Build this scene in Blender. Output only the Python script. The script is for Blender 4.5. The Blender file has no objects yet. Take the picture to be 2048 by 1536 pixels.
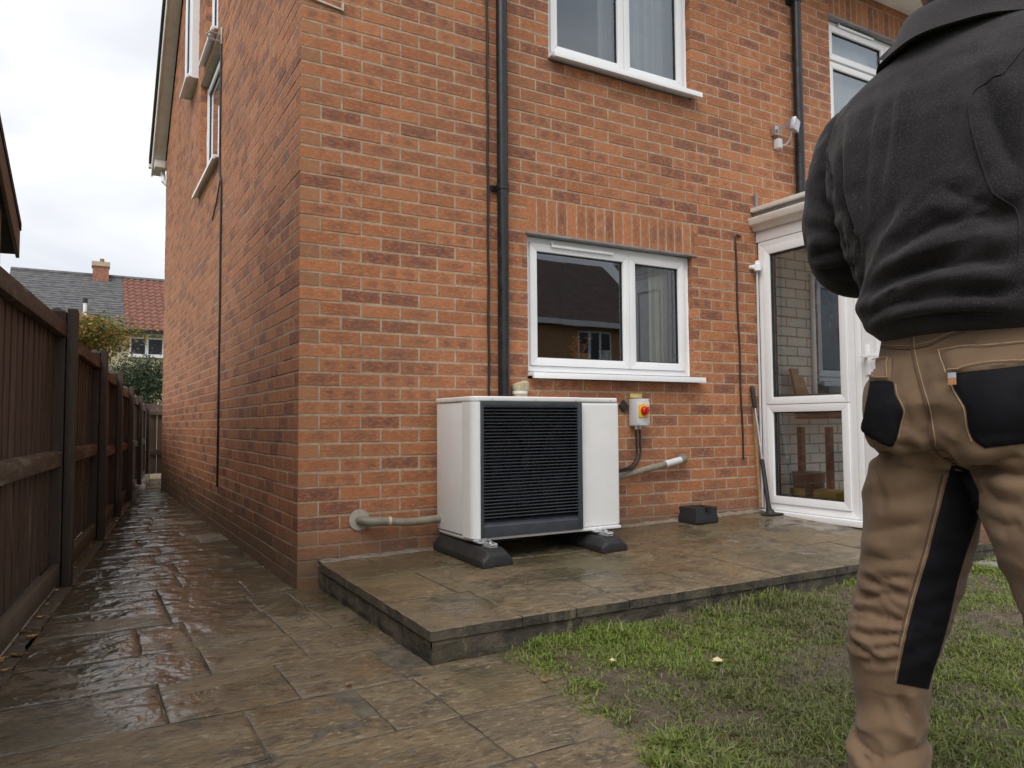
import bpy, bmesh, math, random
import numpy as np
from mathutils import Vector, Matrix

random.seed(7)
RNG = np.random.default_rng(11)
scene = bpy.context.scene
COL = scene.collection

# ------------------------------------------------------------------ camera
F_PX, CX, CY = 1500.0, 1024.0, 768.0
CAM = np.array([-0.98, -3.898, 0.843])
_yaw, _pit, _rol = math.radians(30), math.radians(3.0), math.radians(0.4)
FW = np.array([math.sin(_yaw)*math.cos(_pit), math.cos(_yaw)*math.cos(_pit), math.sin(_pit)])
_rt = np.array([math.cos(_yaw), -math.sin(_yaw), 0.0])
_up = np.cross(_rt, FW)
RT = _rt*math.cos(_rol) - _up*math.sin(_rol)
UP = _up*math.cos(_rol) + _rt*math.sin(_rol)

def proj(p):
    d = np.asarray(p, float) - CAM
    z = d @ FW
    return CX + F_PX*(d @ RT)/z, CY - F_PX*(d @ UP)/z, z

cam_data = bpy.data.cameras.new('camera')
cam_data.sensor_width = 36.0
cam_data.lens = F_PX/2048.0*36.0
cam_data.clip_start = 0.05
cam_data.clip_end = 3000.0
cam = bpy.data.objects.new('camera', cam_data)
COL.objects.link(cam)
cam.matrix_world = Matrix(((RT[0], UP[0], -FW[0], CAM[0]), (RT[1], UP[1], -FW[1], CAM[1]),
                           (RT[2], UP[2], -FW[2], CAM[2]), (0, 0, 0, 1)))
scene.camera = cam

# ------------------------------------------------------------------ world and sun (overcast day)
SUN_EL, SUN_AZ = math.radians(50), math.radians(228)      # azimuth measured clockwise from +Y
world = bpy.data.worlds.new('World')
scene.world = world
world.use_nodes = True
wt = world.node_tree
wt.nodes.clear()
wo = wt.nodes.new('ShaderNodeOutputWorld')
sky = wt.nodes.new('ShaderNodeTexSky')
sky.sky_type = 'NISHITA'
sky.sun_disc = False
sky.sun_elevation = SUN_EL
sky.sun_rotation = SUN_AZ
sky.air_density = 1.0
sky.dust_density = 3.0
b_sky = wt.nodes.new('ShaderNodeBackground')
b_sky.inputs['Strength'].default_value = 0.12
wt.links.new(sky.outputs[0], b_sky.inputs[0])
tc = wt.nodes.new('ShaderNodeTexCoord')
mp = wt.nodes.new('ShaderNodeMapping')
mp.inputs['Scale'].default_value = (1.0, 1.0, 2.2)
wt.links.new(tc.outputs['Generated'], mp.inputs['Vector'])
nz = wt.nodes.new('ShaderNodeTexNoise')
nz.inputs['Scale'].default_value = 2.6
nz.inputs['Detail'].default_value = 4.0
nz.inputs['Roughness'].default_value = 0.5
nz.inputs['Distortion'].default_value = 0.5
wt.links.new(mp.outputs[0], nz.inputs['Vector'])
cr = wt.nodes.new('ShaderNodeValToRGB')
cr.color_ramp.elements[0].position = 0.34
cr.color_ramp.elements[0].color = (0.58, 0.62, 0.70, 1)
cr.color_ramp.elements[1].position = 0.60
cr.color_ramp.elements[1].color = (1.0, 1.0, 1.01, 1)
wt.links.new(nz.outputs['Fac'], cr.inputs[0])
b_cl = wt.nodes.new('ShaderNodeBackground')
b_cl.inputs['Strength'].default_value = 0.74
wt.links.new(cr.outputs[0], b_cl.inputs[0])
mx = wt.nodes.new('ShaderNodeMixShader')
mx.inputs[0].default_value = 0.93
wt.links.new(b_sky.outputs[0], mx.inputs[1])
wt.links.new(b_cl.outputs[0], mx.inputs[2])
wt.links.new(mx.outputs[0], wo.inputs['Surface'])

sun_d = bpy.data.lights.new('sun', 'SUN')
sun_d.energy = 1.5
sun_d.angle = math.radians(40)
sun_d.color = (1.0, 0.97, 0.93)
sun = bpy.data.objects.new('sun', sun_d)
COL.objects.link(sun)
_sd = Vector((math.sin(SUN_AZ)*math.cos(SUN_EL), math.cos(SUN_AZ)*math.cos(SUN_EL), math.sin(SUN_EL)))
sun.rotation_euler = _sd.to_track_quat('Z', 'Y').to_euler()
sun.location = (0, -6, 12)

scene.view_settings.view_transform = 'Standard'
scene.view_settings.look = 'None'
scene.view_settings.exposure = 0.62
scene.view_settings.gamma = 1.0
scene.view_settings.use_curve_mapping = False
scene.cycles.max_bounces = 6
scene.cycles.diffuse_bounces = 3
scene.cycles.glossy_bounces = 3
scene.cycles.use_adaptive_sampling = True
scene.cycles.adaptive_threshold = 0.02
scene.cycles.transparent_max_bounces = 12
scene.cycles.use_denoising = True

# ------------------------------------------------------------------ helpers
def tag(o, label=None, cat=None, group=None, kind=None):
    if label: o['label'] = label
    if cat: o['category'] = cat
    if group: o['group'] = group
    if kind: o['kind'] = kind
    return o

def empty(name, loc=(0, 0, 0), label=None, cat=None, group=None):
    o = bpy.data.objects.new(name, None)
    COL.objects.link(o)
    o.location = loc
    o.empty_display_size = 0.1
    return tag(o, label, cat, group)

def link(name, me, parent=None, mat=None):
    """objects are modelled in world coordinates; parenting keeps them there"""
    o = bpy.data.objects.new(name, me)
    COL.objects.link(o)
    if mat is not None and not me.materials: me.materials.append(mat)
    if parent is not None:
        o.parent = parent
        o.matrix_parent_inverse = PM(parent).inverted()
    return o

def PM(o):
    m = Matrix.LocRotScale(o.location, o.rotation_euler, o.scale)
    if o.parent is not None: m = PM(o.parent) @ o.matrix_parent_inverse @ m
    return m

class MB:
    """collects faces; build() links them as ONE mesh object"""
    def __init__(s): s.v = []; s.f = []; s.mi = []
    def add(s, vs, fs, mi=0):
        b = len(s.v); s.v += [tuple(p) for p in vs]
        s.f += [tuple(b+i for i in f) for f in fs]; s.mi += [mi]*len(fs)
        return s
    def box(s, x0, x1, y0, y1, z0, z1, mi=0):
        vs = [(x, y, z) for z in (z0, z1) for y in (y0, y1) for x in (x0, x1)]
        return s.add(vs, [(0, 2, 3, 1), (4, 5, 7, 6), (0, 1, 5, 4), (2, 6, 7, 3), (0, 4, 6, 2), (1, 3, 7, 5)], mi)
    def quad(s, a, b, c, d, mi=0): return s.add([a, b, c, d], [(0, 1, 2, 3)], mi)
    def prism(s, pts, vec, mi=0):
        """pts: planar polygon (3d), extruded by vec"""
        n = len(pts); vec = Vector(vec)
        vs = [Vector(p) for p in pts] + [Vector(p)+vec for p in pts]
        fs = [tuple(range(n-1, -1, -1)), tuple(range(n, 2*n))]
        fs += [(i, (i+1) % n, n+(i+1) % n, n+i) for i in range(n)]
        return s.add(vs, fs, mi)
    def tube(s, pts, r, n=10, caps=True, mi=0):
        pts = [Vector(p) for p in pts]
        rs = r if isinstance(r, (list, tuple)) else [r]*len(pts)
        rings = []; prev = None
        for i, p in enumerate(pts):
            if i == 0: t = pts[1]-pts[0]
            elif i == len(pts)-1: t = pts[-1]-pts[-2]
            else: t = (pts[i+1]-pts[i]).normalized()+(pts[i]-pts[i-1]).normalized()
            t.normalize()
            if prev is None:
                a = Vector((0, 0, 1)) if abs(t.z) < 0.9 else Vector((1, 0, 0))
                u = t.cross(a).normalized()
            else:
                u = (prev - t*prev.dot(t)).normalized()
            prev = u; w = t.cross(u)
            rings.append([p+(u*math.cos(2*math.pi*k/n)+w*math.sin(2*math.pi*k/n))*rs[i] for k in range(n)])
        vs = [q for rg in rings for q in rg]; fs = []
        for i in range(len(pts)-1):
            for k in range(n):
                fs.append((i*n+k, i*n+(k+1) % n, (i+1)*n+(k+1) % n, (i+1)*n+k))
        if caps:
            fs.append(tuple(range(n-1, -1, -1)))
            fs.append(tuple(range((len(pts)-1)*n, len(pts)*n)))
        return s.add(vs, fs, mi)
    def lathe(s, o, axis, prof, n=24, mi=0):
        """prof: list of (distance along axis, radius)"""
        o = Vector(o); t = Vector(axis).normalized()
        return s.tube([o+t*d for d, r in prof], [max(r, 1e-4) for d, r in prof], n, True, mi)
    def mesh(s, name, smooth=False):
        me = bpy.data.meshes.new(name)
        me.from_pydata([tuple(p) for p in s.v], [], s.f)
        me.update()
        if any(s.mi): me.polygons.foreach_set('material_index', s.mi)
        if smooth: me.polygons.foreach_set('use_smooth', [True]*len(me.polygons))
        return me
    def build(s, name, mat, parent=None, smooth=False, bevel=0, seg=2, fix=True):
        me = s.mesh(name, False)
        if fix:
            bm = bmesh.new(); bm.from_mesh(me)
            bmesh.ops.recalc_face_normals(bm, faces=bm.faces[:])
            if bevel:
                bmesh.ops.bevel(bm, geom=[e for e in bm.edges if len(e.link_faces) == 2 and e.calc_face_angle(0) > 0.5],
                                offset=bevel, segments=seg, affect='EDGES', profile=0.6, clamp_overlap=True)
            bm.to_mesh(me); bm.free()
        for m in (mat if isinstance(mat, (list, tuple)) else [mat]): me.materials.append(m)
        if smooth or bevel:
            me.polygons.foreach_set('use_smooth', [True]*len(me.polygons))
            me.set_sharp_from_angle(angle=math.radians(38))
        return link(name, me, parent)

# numpy value noise ------------------------------------------------
def _h(ix, iy, seed):
    n = (ix.astype(np.int64)*374761393 + iy.astype(np.int64)*668265263 + seed*1442695041) & 0x7fffffff
    n = ((n ^ (n >> 13))*1274126177) & 0x7fffffff
    return ((n ^ (n >> 16)) & 0xffff)/65535.0
def vnoise(x, y, seed=0):
    x = np.asarray(x, float); y = np.asarray(y, float)
    ix = np.floor(x); iy = np.floor(y); fx = x-ix; fy = y-iy
    fx = fx*fx*(3-2*fx); fy = fy*fy*(3-2*fy)
    a = _h(ix, iy, seed); b = _h(ix+1, iy, seed); c = _h(ix, iy+1, seed); d = _h(ix+1, iy+1, seed)
    return (a*(1-fx)+b*fx)*(1-fy)+(c*(1-fx)+d*fx)*fy
def fbm(x, y, seed=0, o=4):
    s = 0; a = 0.5; t = 0
    for k in range(o):
        s = s + a*vnoise(x*2**k, y*2**k, seed+k*17); t += a; a *= 0.5
    return s/t

# ------------------------------------------------------------------ material node helper
class M:
    def __init__(s, name):
        s.m = bpy.data.materials.new(name); s.m.use_nodes = True
        s.t = s.m.node_tree; s.t.nodes.clear()
        s.out = s.t.nodes.new('ShaderNodeOutputMaterial')
    def set(s, sock, v):
        if v is None: return
        if isinstance(v, bpy.types.NodeSocket): s.t.links.new(v, sock)
        else:
            if sock.type == 'RGBA' and not hasattr(v, '__len__'): v = (v, v, v, 1)
            elif sock.type == 'RGBA' and len(v) == 3: v = (*v, 1)
            elif sock.type == 'VECTOR' and not hasattr(v, '__len__'): v = (v, v, v)
            sock.default_value = v
    def n(s, typ, **kw):
        nd = s.t.nodes.new(typ)
        for k, v in kw.items(): setattr(nd, k, v)
        return nd
    def coord(s, which='Object'):
        return s.n('ShaderNodeTexCoord').outputs[which]
    def pos(s): return s.n('ShaderNodeNewGeometry').outputs['Position']
    def uv(s): return s.n('ShaderNodeUVMap').outputs[0]
    def attr(s, name, out='Color'):
        a = s.n('ShaderNodeAttribute'); a.attribute_name = name; return a.outputs[out]
    def rand(s): return s.n('ShaderNodeObjectInfo').outputs['Random']
    def map(s, vec, scale=(1, 1, 1), loc=(0, 0, 0), rot=(0, 0, 0)):
        m = s.n('ShaderNodeMapping'); s.set(m.inputs['Vector'], vec)
        s.set(m.inputs['Scale'], scale); s.set(m.inputs['Location'], loc); s.set(m.inputs['Rotation'], rot)
        return m.outputs[0]
    def noise(s, vec, scale, detail=3, rough=0.55, dist=0, out='Fac'):
        n = s.n('ShaderNodeTexNoise'); s.set(n.inputs['Vector'], vec); s.set(n.inputs['Scale'], scale)
        s.set(n.inputs['Detail'], detail); s.set(n.inputs['Roughness'], rough); s.set(n.inputs['Distortion'], dist)
        return n.outputs[out]
    def voro(s, vec, scale, feature='F1', out='Distance'):
        n = s.n('ShaderNodeTexVoronoi', feature=feature); s.set(n.inputs['Vector'], vec); s.set(n.inputs['Scale'], scale)
        return n.outputs[out]
    def wave(s, vec, scale, dist=0, detail=2, d='X', prof='SIN'):
        n = s.n('ShaderNodeTexWave', bands_direction=d, wave_profile=prof)
        s.set(n.inputs['Vector'], vec); s.set(n.inputs['Scale'], scale); s.set(n.inputs['Distortion'], dist); s.set(n.inputs['Detail'], detail)
        return n.outputs['Fac']
    def math(s, op, a, b=None, c=None, clamp=False):
        n = s.n('ShaderNodeMath', operation=op, use_clamp=clamp)
        s.set(n.inputs[0], a)
        if b is not None: s.set(n.inputs[1], b)
        if c is not None: s.set(n.inputs[2], c)
        return n.outputs[0]
    def rng(s, v, a, b, c=0.0, d=1.0, smooth=True):
        n = s.n('ShaderNodeMapRange', interpolation_type='SMOOTHSTEP' if smooth else 'LINEAR')
        s.set(n.inputs[0], v)
        for i, q in enumerate((a, b, c, d)): s.set(n.inputs[i+1], q)
        return n.outputs[0]
    def mix(s, f, a, b, mode='MIX'):
        n = s.n('ShaderNodeMix', data_type='RGBA', blend_type=mode)
        s.set(n.inputs[0], f); s.set(n.inputs[6], a); s.set(n.inputs[7], b)
        return n.outputs[2]
    def ramp(s, f, stops):
        n = s.n('ShaderNodeValToRGB'); s.set(n.inputs[0], f); r = n.color_ramp
        while len(r.elements) < len(stops): r.elements.new(0.5)
        for e, (p, c) in zip(r.elements, stops): e.position = p; e.color = (*c, 1) if len(c) == 3 else c
        return n.outputs[0]
    def xyz(s, v):
        n = s.n('ShaderNodeSeparateXYZ'); s.set(n.inputs[0], v); return n.outputs
    def rgb(s, v):
        n = s.n('ShaderNodeSeparateColor'); s.set(n.inputs[0], v); return n.outputs
    def bump(s, h, strength=0.5, dist=0.005, normal=None):
        n = s.n('ShaderNodeBump'); s.set(n.inputs['Height'], h); s.set(n.inputs['Strength'], strength); s.set(n.inputs['Distance'], dist)
        if normal is not None: s.set(n.inputs['Normal'], normal)
        return n.outputs[0]
    def pbr(s, col, rough=0.6, normal=None, metal=0, spec=0.5, sheen=0, coat=0, trans=0, emit=None, estr=0, sub=0):
        n = s.n('ShaderNodeBsdfPrincipled')
        s.set(n.inputs['Base Color'], col); s.set(n.inputs['Roughness'], rough); s.set(n.inputs['Metallic'], metal)
        s.set(n.inputs['Specular IOR Level'], spec)
        if normal is not None: s.set(n.inputs['Normal'], normal)
        if sheen: s.set(n.inputs['Sheen Weight'], sheen); s.set(n.inputs['Sheen Roughness'], 0.5)
        if coat: s.set(n.inputs['Coat Weight'], coat); s.set(n.inputs['Coat Roughness'], 0.1)
        if trans: s.set(n.inputs['Transmission Weight'], trans)
        s.t.links.new(n.outputs[0], s.out.inputs['Surface'])
        return s.m

MAT = {}
def simple(name, col, rough=0.5, var=0.12, scale=30, bump=0.0, metal=0, spec=0.5, dirt=0.0, dirtcol=(.12, .10, .07), dscale=6):
    m = M(name); p = m.pos()
    nz = m.noise(p, scale, 4)
    c = m.mix(m.rng(nz, .3, .7), tuple(x*(1-var) for x in col), tuple(min(1, x*(1+var)) for x in col))
    if dirt: c = m.mix(m.math('MULTIPLY', m.rng(m.noise(p, dscale, 6, .65), .48, .75), dirt), c, dirtcol)
    r = m.rng(m.noise(p, scale*.6, 3), .3, .7, max(0, rough-.08), min(1, rough+.08))
    nb = m.bump(m.noise(p, scale*6, 3), bump, .002) if bump else None
    MAT[name] = m.pbr(c, r, nb, metal, spec)
    return MAT[name]
# ------------------------------------------------------------------ materials
def mat_brick():
    m = M('brick'); u = m.uv(); p = m.pos()
    r = m.rgb(m.attr('rnd')); r0, r1, r2 = r[0], r[1], r[2]
    # offset the pattern of each brick
    off = m.n('ShaderNodeCombineXYZ'); m.set(off.inputs[0], m.math('MULTIPLY', r0, 37.0)); m.set(off.inputs[1], m.math('MULTIPLY', r1, 53.0))
    va = m.n('ShaderNodeVectorMath', operation='ADD'); m.set(va.inputs[0], u); m.set(va.inputs[1], off.outputs[0])
    q = va.outputs[0]
    x, y, _ = m.xyz(u)
    base = m.mix(r0, (.370, .134, .056), (.490, .192, .082))
    base = m.mix(m.rng(r1, .66, .95), base, (.275, .095, .050))
    grain = m.noise(m.map(q, (34, 75, 1), rot=(0, 0, .3)), 1.0, 4, .75)
    base = m.mix(m.rng(grain, .46, .72, 0, .75), base, (.58, .30, .15))
    base = m.mix(m.rng(grain, .46, .26, 0, .7), base, (.195, .085, .054))
    # dark fired smudges on the stretcher faces, ragged and streaky
    two = m.math('GREATER_THAN', r0, .62)
    ax = m.math('ABSOLUTE', x)
    xa = m.math('ADD', m.math('MULTIPLY', m.math('SUBTRACT', 1, two), ax), m.math('MULTIPLY', two, m.math('ABSOLUTE', m.math('SUBTRACT', ax, .05))))
    sx = m.rng(two, 0, 1, .085, .040, False)
    wob = m.noise(m.map(q, (20, 46, 1), rot=(0, 0, .22)), 1.0, 4, .78)
    dx = m.math('DIVIDE', xa, sx)
    dy = m.math('DIVIDE', m.math('ABSOLUTE', y), .030)
    d = m.math('SQRT', m.math('ADD', m.math('MULTIPLY', dx, dx), m.math('MULTIPLY', dy, dy)))
    d = m.math('ADD', d, m.math('MULTIPLY', m.math('SUBTRACT', wob, .5), 3.6))
    sm = m.rng(d, .1, 1.35, 1, 0)
    sm = m.math('MULTIPLY', sm, m.rng(r1, .05, .9, .10, .66))
    sm = m.math('MULTIPLY', sm, m.math('SUBTRACT', 1, m.rng(r2, .9, 1.0)))
    dark = m.mix(m.rng(grain, .4, .7), (.105, .060, .050), (.20, .125, .105))
    base = m.mix(sm, base, dark)
    # pale sanded header faces
    base = m.mix(m.math('MULTIPLY', m.rng(r2, .9, 1.0), .55), base, m.mix(grain, (.30, .155, .08), (.42, .235, .125)))
    # salt bloom and scuffs
    bl = m.math('MULTIPLY', m.rng(m.noise(p, 7, 4, .75), .56, .76), m.rng(wob, .42, .66))
    base = m.mix(m.math('MULTIPLY', bl, .55), base, (.60, .47, .39))
    # large scale weathering
    lw = m.noise(p, .9, 4, .6)
    base = m.mix(m.rng(lw, .40, .68, 0, .35), base, (.26, .125, .068))
    # damp and splashed soil along the foot of the wall
    z = m.xyz(p)[2]
    zz = m.math('ADD', z, m.math('MULTIPLY', m.math('SUBTRACT', m.noise(p, 3.2, 4, .65), .5), .4))
    damp = m.rng(zz, .06, .46, .80, 0)
    base = m.mix(damp, base, m.mix(wob, (.085, .060, .042), (.175, .122, .078)))
    h = m.math('ADD', grain, m.math('MULTIPLY', m.noise(m.map(q, (180, 300, 1)), 1, 2, .6), .8))
    nb = m.bump(h, .6, .004)
    rough = m.rng(damp, 0, .7, .8, .5)
    MAT['brick'] = m.pbr(base, rough, nb, spec=.3)

def mat_mortar():
    m = M('mortar'); p = m.pos()
    c = m.mix(m.rng(m.noise(p, 25, 3), .3, .7), (.31, .26, .185), (.45, .38, .285))
    c = m.mix(m.rng(m.noise(p, 2.2, 3), .5, .72, 0, .5), c, (.27, .21, .15))
    z = m.xyz(p)[2]
    zz = m.math('ADD', z, m.math('MULTIPLY', m.math('SUBTRACT', m.noise(p, 3.2, 4, .65), .5), .4))
    c = m.mix(m.rng(zz, .06, .46, .8, 0), c, (.135, .11, .078))
    MAT['mortar'] = m.pbr(c, .9, m.bump(m.noise(p, 220, 3, .7), .6, .003), spec=.2)

def mat_slab():
    """riven flagstones, wet in patches; stains run on across the joints"""
    m = M('flagstone'); p = m.pos(); rn = m.rand()
    off = m.n('ShaderNodeCombineXYZ'); m.set(off.inputs[0], m.math('MULTIPLY', rn, 31.0)); m.set(off.inputs[1], m.math('MULTIPLY', rn, 17.0))
    va = m.n('ShaderNodeVectorMath', operation='ADD'); m.set(va.inputs[0], p); m.set(va.inputs[1], off.outputs[0])
    q = va.outputs[0]
    streak = m.noise(m.map(q, (2.6, 6.0, 3), rot=(0, 0, .2)), 1.7, 6, .74, .6)
    fine = m.noise(m.map(q, (26, 62, 30), rot=(0, 0, .2)), 1.0, 4, .78, .5)
    blot = m.noise(p, 4.2, 6, .76, .3)
    big = m.noise(p, 1.15, 4, .65)
    c = m.mix(rn, (.178, .126, .066), (.162, .126, .082))
    c = m.mix(m.rng(streak, .47, .62, 0, .85), c, (.250, .190, .112))
    c = m.mix(m.rng(blot, .53, .64, 0, .6), c, (.225, .145, .060))
    c = m.mix(m.rng(blot, .47, .36, 0, .85), c, (.058, .048, .034))
    c = m.mix(m.rng(streak, .44, .33, 0, .6), c, (.075, .064, .048))
    c = m.mix(m.rng(fine, .55, .68, 0, .85), c, (.42, .345, .225))
    c = m.mix(m.rng(fine, .46, .34, 0, .8), c, (.040, .033, .023))
    # algae
    c = m.mix(m.rng(big, .50, .66, 0, .6), c, (.088, .082, .038))
    x, y, z = m.xyz(p)
    # standing film of rain: more of it down the side passage
    w = m.noise(m.map(p, (1.0, 1.7, 1)), 1.5, 4, .62, .6)
    w = m.math('ADD', w, m.rng(y, -1.9, .0, -.10, .13, False))
    w = m.math('ADD', w, m.rng(x, -.8, .1, .05, -.05, False))
    w = m.math('ADD', w, m.math('MULTIPLY', m.math('SUBTRACT', streak, .5), .25))
    wet = m.rng(w, .42, .62)
    c = m.mix(m.math('ADD', m.math('MULTIPLY', wet, .35), .12), c, (.040, .032, .022))
    rough = m.rng(wet, 0, 1, .42, .12)
    rough = m.math('ADD', rough, m.math('MULTIPLY', m.math('SUBTRACT', fine, .5), m.rng(wet, 0, 1, .3, .12)))
    rip = m.noise(m.map(p, (8, 6.5, 5), rot=(0, 0, -.15)), 1.0, 3, .5, .3)
    hd = m.math('ADD', m.math('MULTIPLY', streak, 1.4), m.math('MULTIPLY', fine, .8))
    nb = m.bump(hd, m.rng(wet, 0, 1, .8, .22), .007)
    nb = m.bump(rip, m.rng(wet, .1, 1, 0, 1.0), .020, nb)
    MAT['flagstone'] = m.pbr(c, rough, nb, spec=m.rng(wet, 0, 1, .5, 1.0))

def mat_joint():
    m = M('joint_mortar'); p = m.pos()
    c = m.mix(m.rng(m.noise(p, 12, 5, .7), .35, .65), (.065, .054, .038), (.16, .132, .092))
    c = m.mix(m.rng(m.noise(p, 4, 5), .56, .72, 0, .7), c, (.27, .24, .185))
    MAT['joint_mortar'] = m.pbr(c, .7, m.bump(m.noise(p, 150, 4, .7), .8, .004))

def mat_step():
    """dark stained concrete riser under the patio slabs"""
    m = M('stained_concrete'); p = m.pos()
    c = m.mix(m.rng(m.noise(p, 7, 6, .7), .35, .66), (.035, .03, .024), (.12, .10, .07))
    c = m.mix(m.rng(m.noise(m.map(p, (14, 14, 3)), 1, 5, .7), .55, .75, 0, .8), c, (.26, .21, .13))
    c = m.mix(m.rng(m.noise(p, 5, 5, .7), .52, .72, 0, .6), c, (.05, .055, .022))
    MAT['stained_concrete'] = m.pbr(c, .65, m.bump(m.noise(p, 45, 6, .75), .9, .012), spec=.4)

def mat_fence(name, a, b, worn, wornamt=.5):
    m = M(name); p = m.pos(); rn = m.rand()
    off = m.n('ShaderNodeCombineXYZ'); m.set(off.inputs[0], m.math('MULTIPLY', rn, 7.0)); m.set(off.inputs[1], m.math('MULTIPLY', rn, 5.0)); m.set(off.inputs[2], m.math('MULTIPLY', rn, 9.0))
    va = m.n('ShaderNodeVectorMath', operation='ADD'); m.set(va.inputs[0], p); m.set(va.inputs[1], off.outputs[0])
    q = va.outputs[0]
    g = m.noise(m.map(q, (70, 70, 2.2)), 1.0, 5, .7, .3)
    c = m.mix(m.rng(g, .3, .7), a, b)
    c = m.mix(m.math('MULTIPLY', m.rng(rn, .2, 1), .35), c, b)
    wm = m.math('MULTIPLY', m.rng(m.noise(m.map(q, (16, 16, 1.6)), 1, 5, .7), .5, .72), m.rng(m.noise(m.map(q, (120, 120, 6)), 1, 3, .6), .38, .62))
    c = m.mix(m.math('MULTIPLY', wm, wornamt), c, worn)
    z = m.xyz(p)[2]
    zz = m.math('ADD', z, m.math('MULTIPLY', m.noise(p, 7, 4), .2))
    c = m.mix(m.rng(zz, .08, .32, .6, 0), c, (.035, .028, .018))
    MAT[name] = m.pbr(c, m.rng(g, .3, .7, .5, .75), m.bump(g, .6, .004), spec=.4)

def mat_rail():
    m = M('weathered_rail'); p = m.pos()
    v = m.map(p, (60, 5, 60), rot=(0, 0, .1))
    g = m.noise(v, 1, 5, .7, .3)
    c = m.mix(m.rng(g, .3, .7), (.055, .034, .022), (.115, .078, .05))
    c = m.mix(m.math('MULTIPLY', m.rng(m.noise(m.map(p, (9, 2.2, 9)), 1.4, 6, .72), .48, .66), .75), c, (.235, .195, .14))
    MAT['weathered_rail'] = m.pbr(c, .72, m.bump(g, .5, .004))

def mat_pvc():
    m = M('white_upvc'); p = m.pos()
    c = m.mix(m.rng(m.noise(p, 5, 5, .6), .4, .7, 0, .5), (.82, .83, .84), (.76, .765, .76))
    c = m.mix(m.rng(m.noise(p, 40, 5, .7), .62, .8, 0, .25), c, (.55, .53, .48))
    MAT['white_upvc'] = m.pbr(c, .28, None, spec=.5)
    m = M('aged_upvc'); p = m.pos()
    c = m.mix(m.rng(m.noise(p, 3, 5, .6), .35, .7), (.72, .70, .66), (.60, .565, .50))
    c = m.mix(m.rng(m.noise(p, 11, 6, .7), .55, .75, 0, .4), c, (.36, .32, .26))
    MAT['aged_upvc'] = m.pbr(c, .45)

def mat_glass():
    m = M('window_glass')
    fr = m.n('ShaderNodeFresnel'); fr.inputs['IOR'].default_value = 1.62
    f = m.math('MULTIPLY', fr.outputs[0], 2.7, clamp=True)
    p = m.pos()
    nb = m.bump(m.noise(p, 1.3, 2), .05, .02)
    gl = m.n('ShaderNodeBsdfGlossy'); m.set(gl.inputs['Roughness'], 0.012); m.set(gl.inputs['Color'], (.86, .93, 1.0)); m.set(gl.inputs['Normal'], nb)
    tr = m.n('ShaderNodeBsdfTransparent'); m.set(tr.inputs['Color'], (.90, .93, .92))
    mx = m.n('ShaderNodeMixShader'); m.set(mx.inputs[0], f)
    m.t.links.new(tr.outputs[0], mx.inputs[1]); m.t.links.new(gl.outputs[0], mx.inputs[2])
    m.t.links.new(mx.outputs[0], m.out.inputs['Surface'])
    MAT['window_glass'] = m.m

def mat_soil():
    m = M('lawn_soil'); p = m.pos()
    c = m.mix(m.rng(m.noise(p, 18, 6, .7), .32, .68), (.062, .043, .028), (.165, .122, .082))
    c = m.mix(m.rng(m.noise(p, 5, 5, .6), .4, .65, 0, .55), c, (.085, .085, .035))
    MAT['lawn_soil'] = m.pbr(c, m.rng(m.noise(p, 9, 4), .3, .7, .35, .8), m.bump(m.noise(p, 75, 6, .75), 1.0, .012))
    m = M('grass_blade'); a = m.attr('col'); 
    n = m.n('ShaderNodeBsdfPrincipled'); m.set(n.inputs['Base Color'], a); m.set(n.inputs['Roughness'], .45); m.set(n.inputs['Specular IOR Level'], .35)
    t = m.n('ShaderNodeBsdfTranslucent'); m.set(t.inputs['Color'], a)
    mx = m.n('ShaderNodeMixShader'); m.set(mx.inputs[0], .3)
    m.t.links.new(n.outputs[0], mx.inputs[1]); m.t.links.new(t.outputs[0], mx.inputs[2]); m.t.links.new(mx.outputs[0], m.out.inputs['Surface'])
    MAT['grass_blade'] = m.m
    m = M('foliage_leaf'); a = m.attr('col')
    n = m.n('ShaderNodeBsdfPrincipled'); m.set(n.inputs['Base Color'], a); m.set(n.inputs['Roughness'], .5)
    t = m.n('ShaderNodeBsdfTranslucent'); m.set(t.inputs['Color'], a)
    mx = m.n('ShaderNodeMixShader'); m.set(mx.inputs[0], .35)
    m.t.links.new(n.outputs[0], mx.inputs[1]); m.t.links.new(t.outputs[0], mx.inputs[2]); m.t.links.new(mx.outputs[0], m.out.inputs['Surface'])
    MAT['foliage_leaf'] = m.m

mat_brick(); mat_mortar(); mat_slab(); mat_joint(); mat_step(); mat_rail(); mat_pvc(); mat_glass(); mat_soil()
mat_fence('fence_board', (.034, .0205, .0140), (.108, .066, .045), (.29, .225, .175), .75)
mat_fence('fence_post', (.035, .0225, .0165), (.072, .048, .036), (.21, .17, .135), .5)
mat_fence('shed_cladding', (.16, .12, .09), (.30, .24, .19), (.42, .37, .31), .6)
mat_fence('old_timber', (.10, .075, .05), (.18, .14, .10), (.25, .22, .17), .5)
simple('black_plastic', (.012, .012, .0135), .32, .2, 20, dirt=.25, dirtcol=(.06, .055, .05))
simple('black_rubber', (.016, .016, .017), .62, .2, 60, .5, dirt=.35, dirtcol=(.07, .062, .05))
simple('black_cable', (.014, .012, .011), .5, .2, 40)
simple('casing_white', (.74, .745, .735), .36, .03, 3, .03, dirt=.12, dirtcol=(.48, .45, .38), dscale=9)
simple('grille_grey', (.040, .045, .055), .42, .12, 25, .05, dirt=.18, dirtcol=(.12, .12, .12))
simple('slat_grey', (.034, .040, .050), .36, .1, 25, dirt=.15, dirtcol=(.12, .12, .12))
simple('fin_black', (.008, .008, .009), .5, .2, 40)
simple('galvanised', (.52, .53, .55), .38, .12, 30, .05, metal=.85)
simple('alu_rail', (.66, .67, .69), .35, .08, 30, .05, metal=.6)
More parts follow.
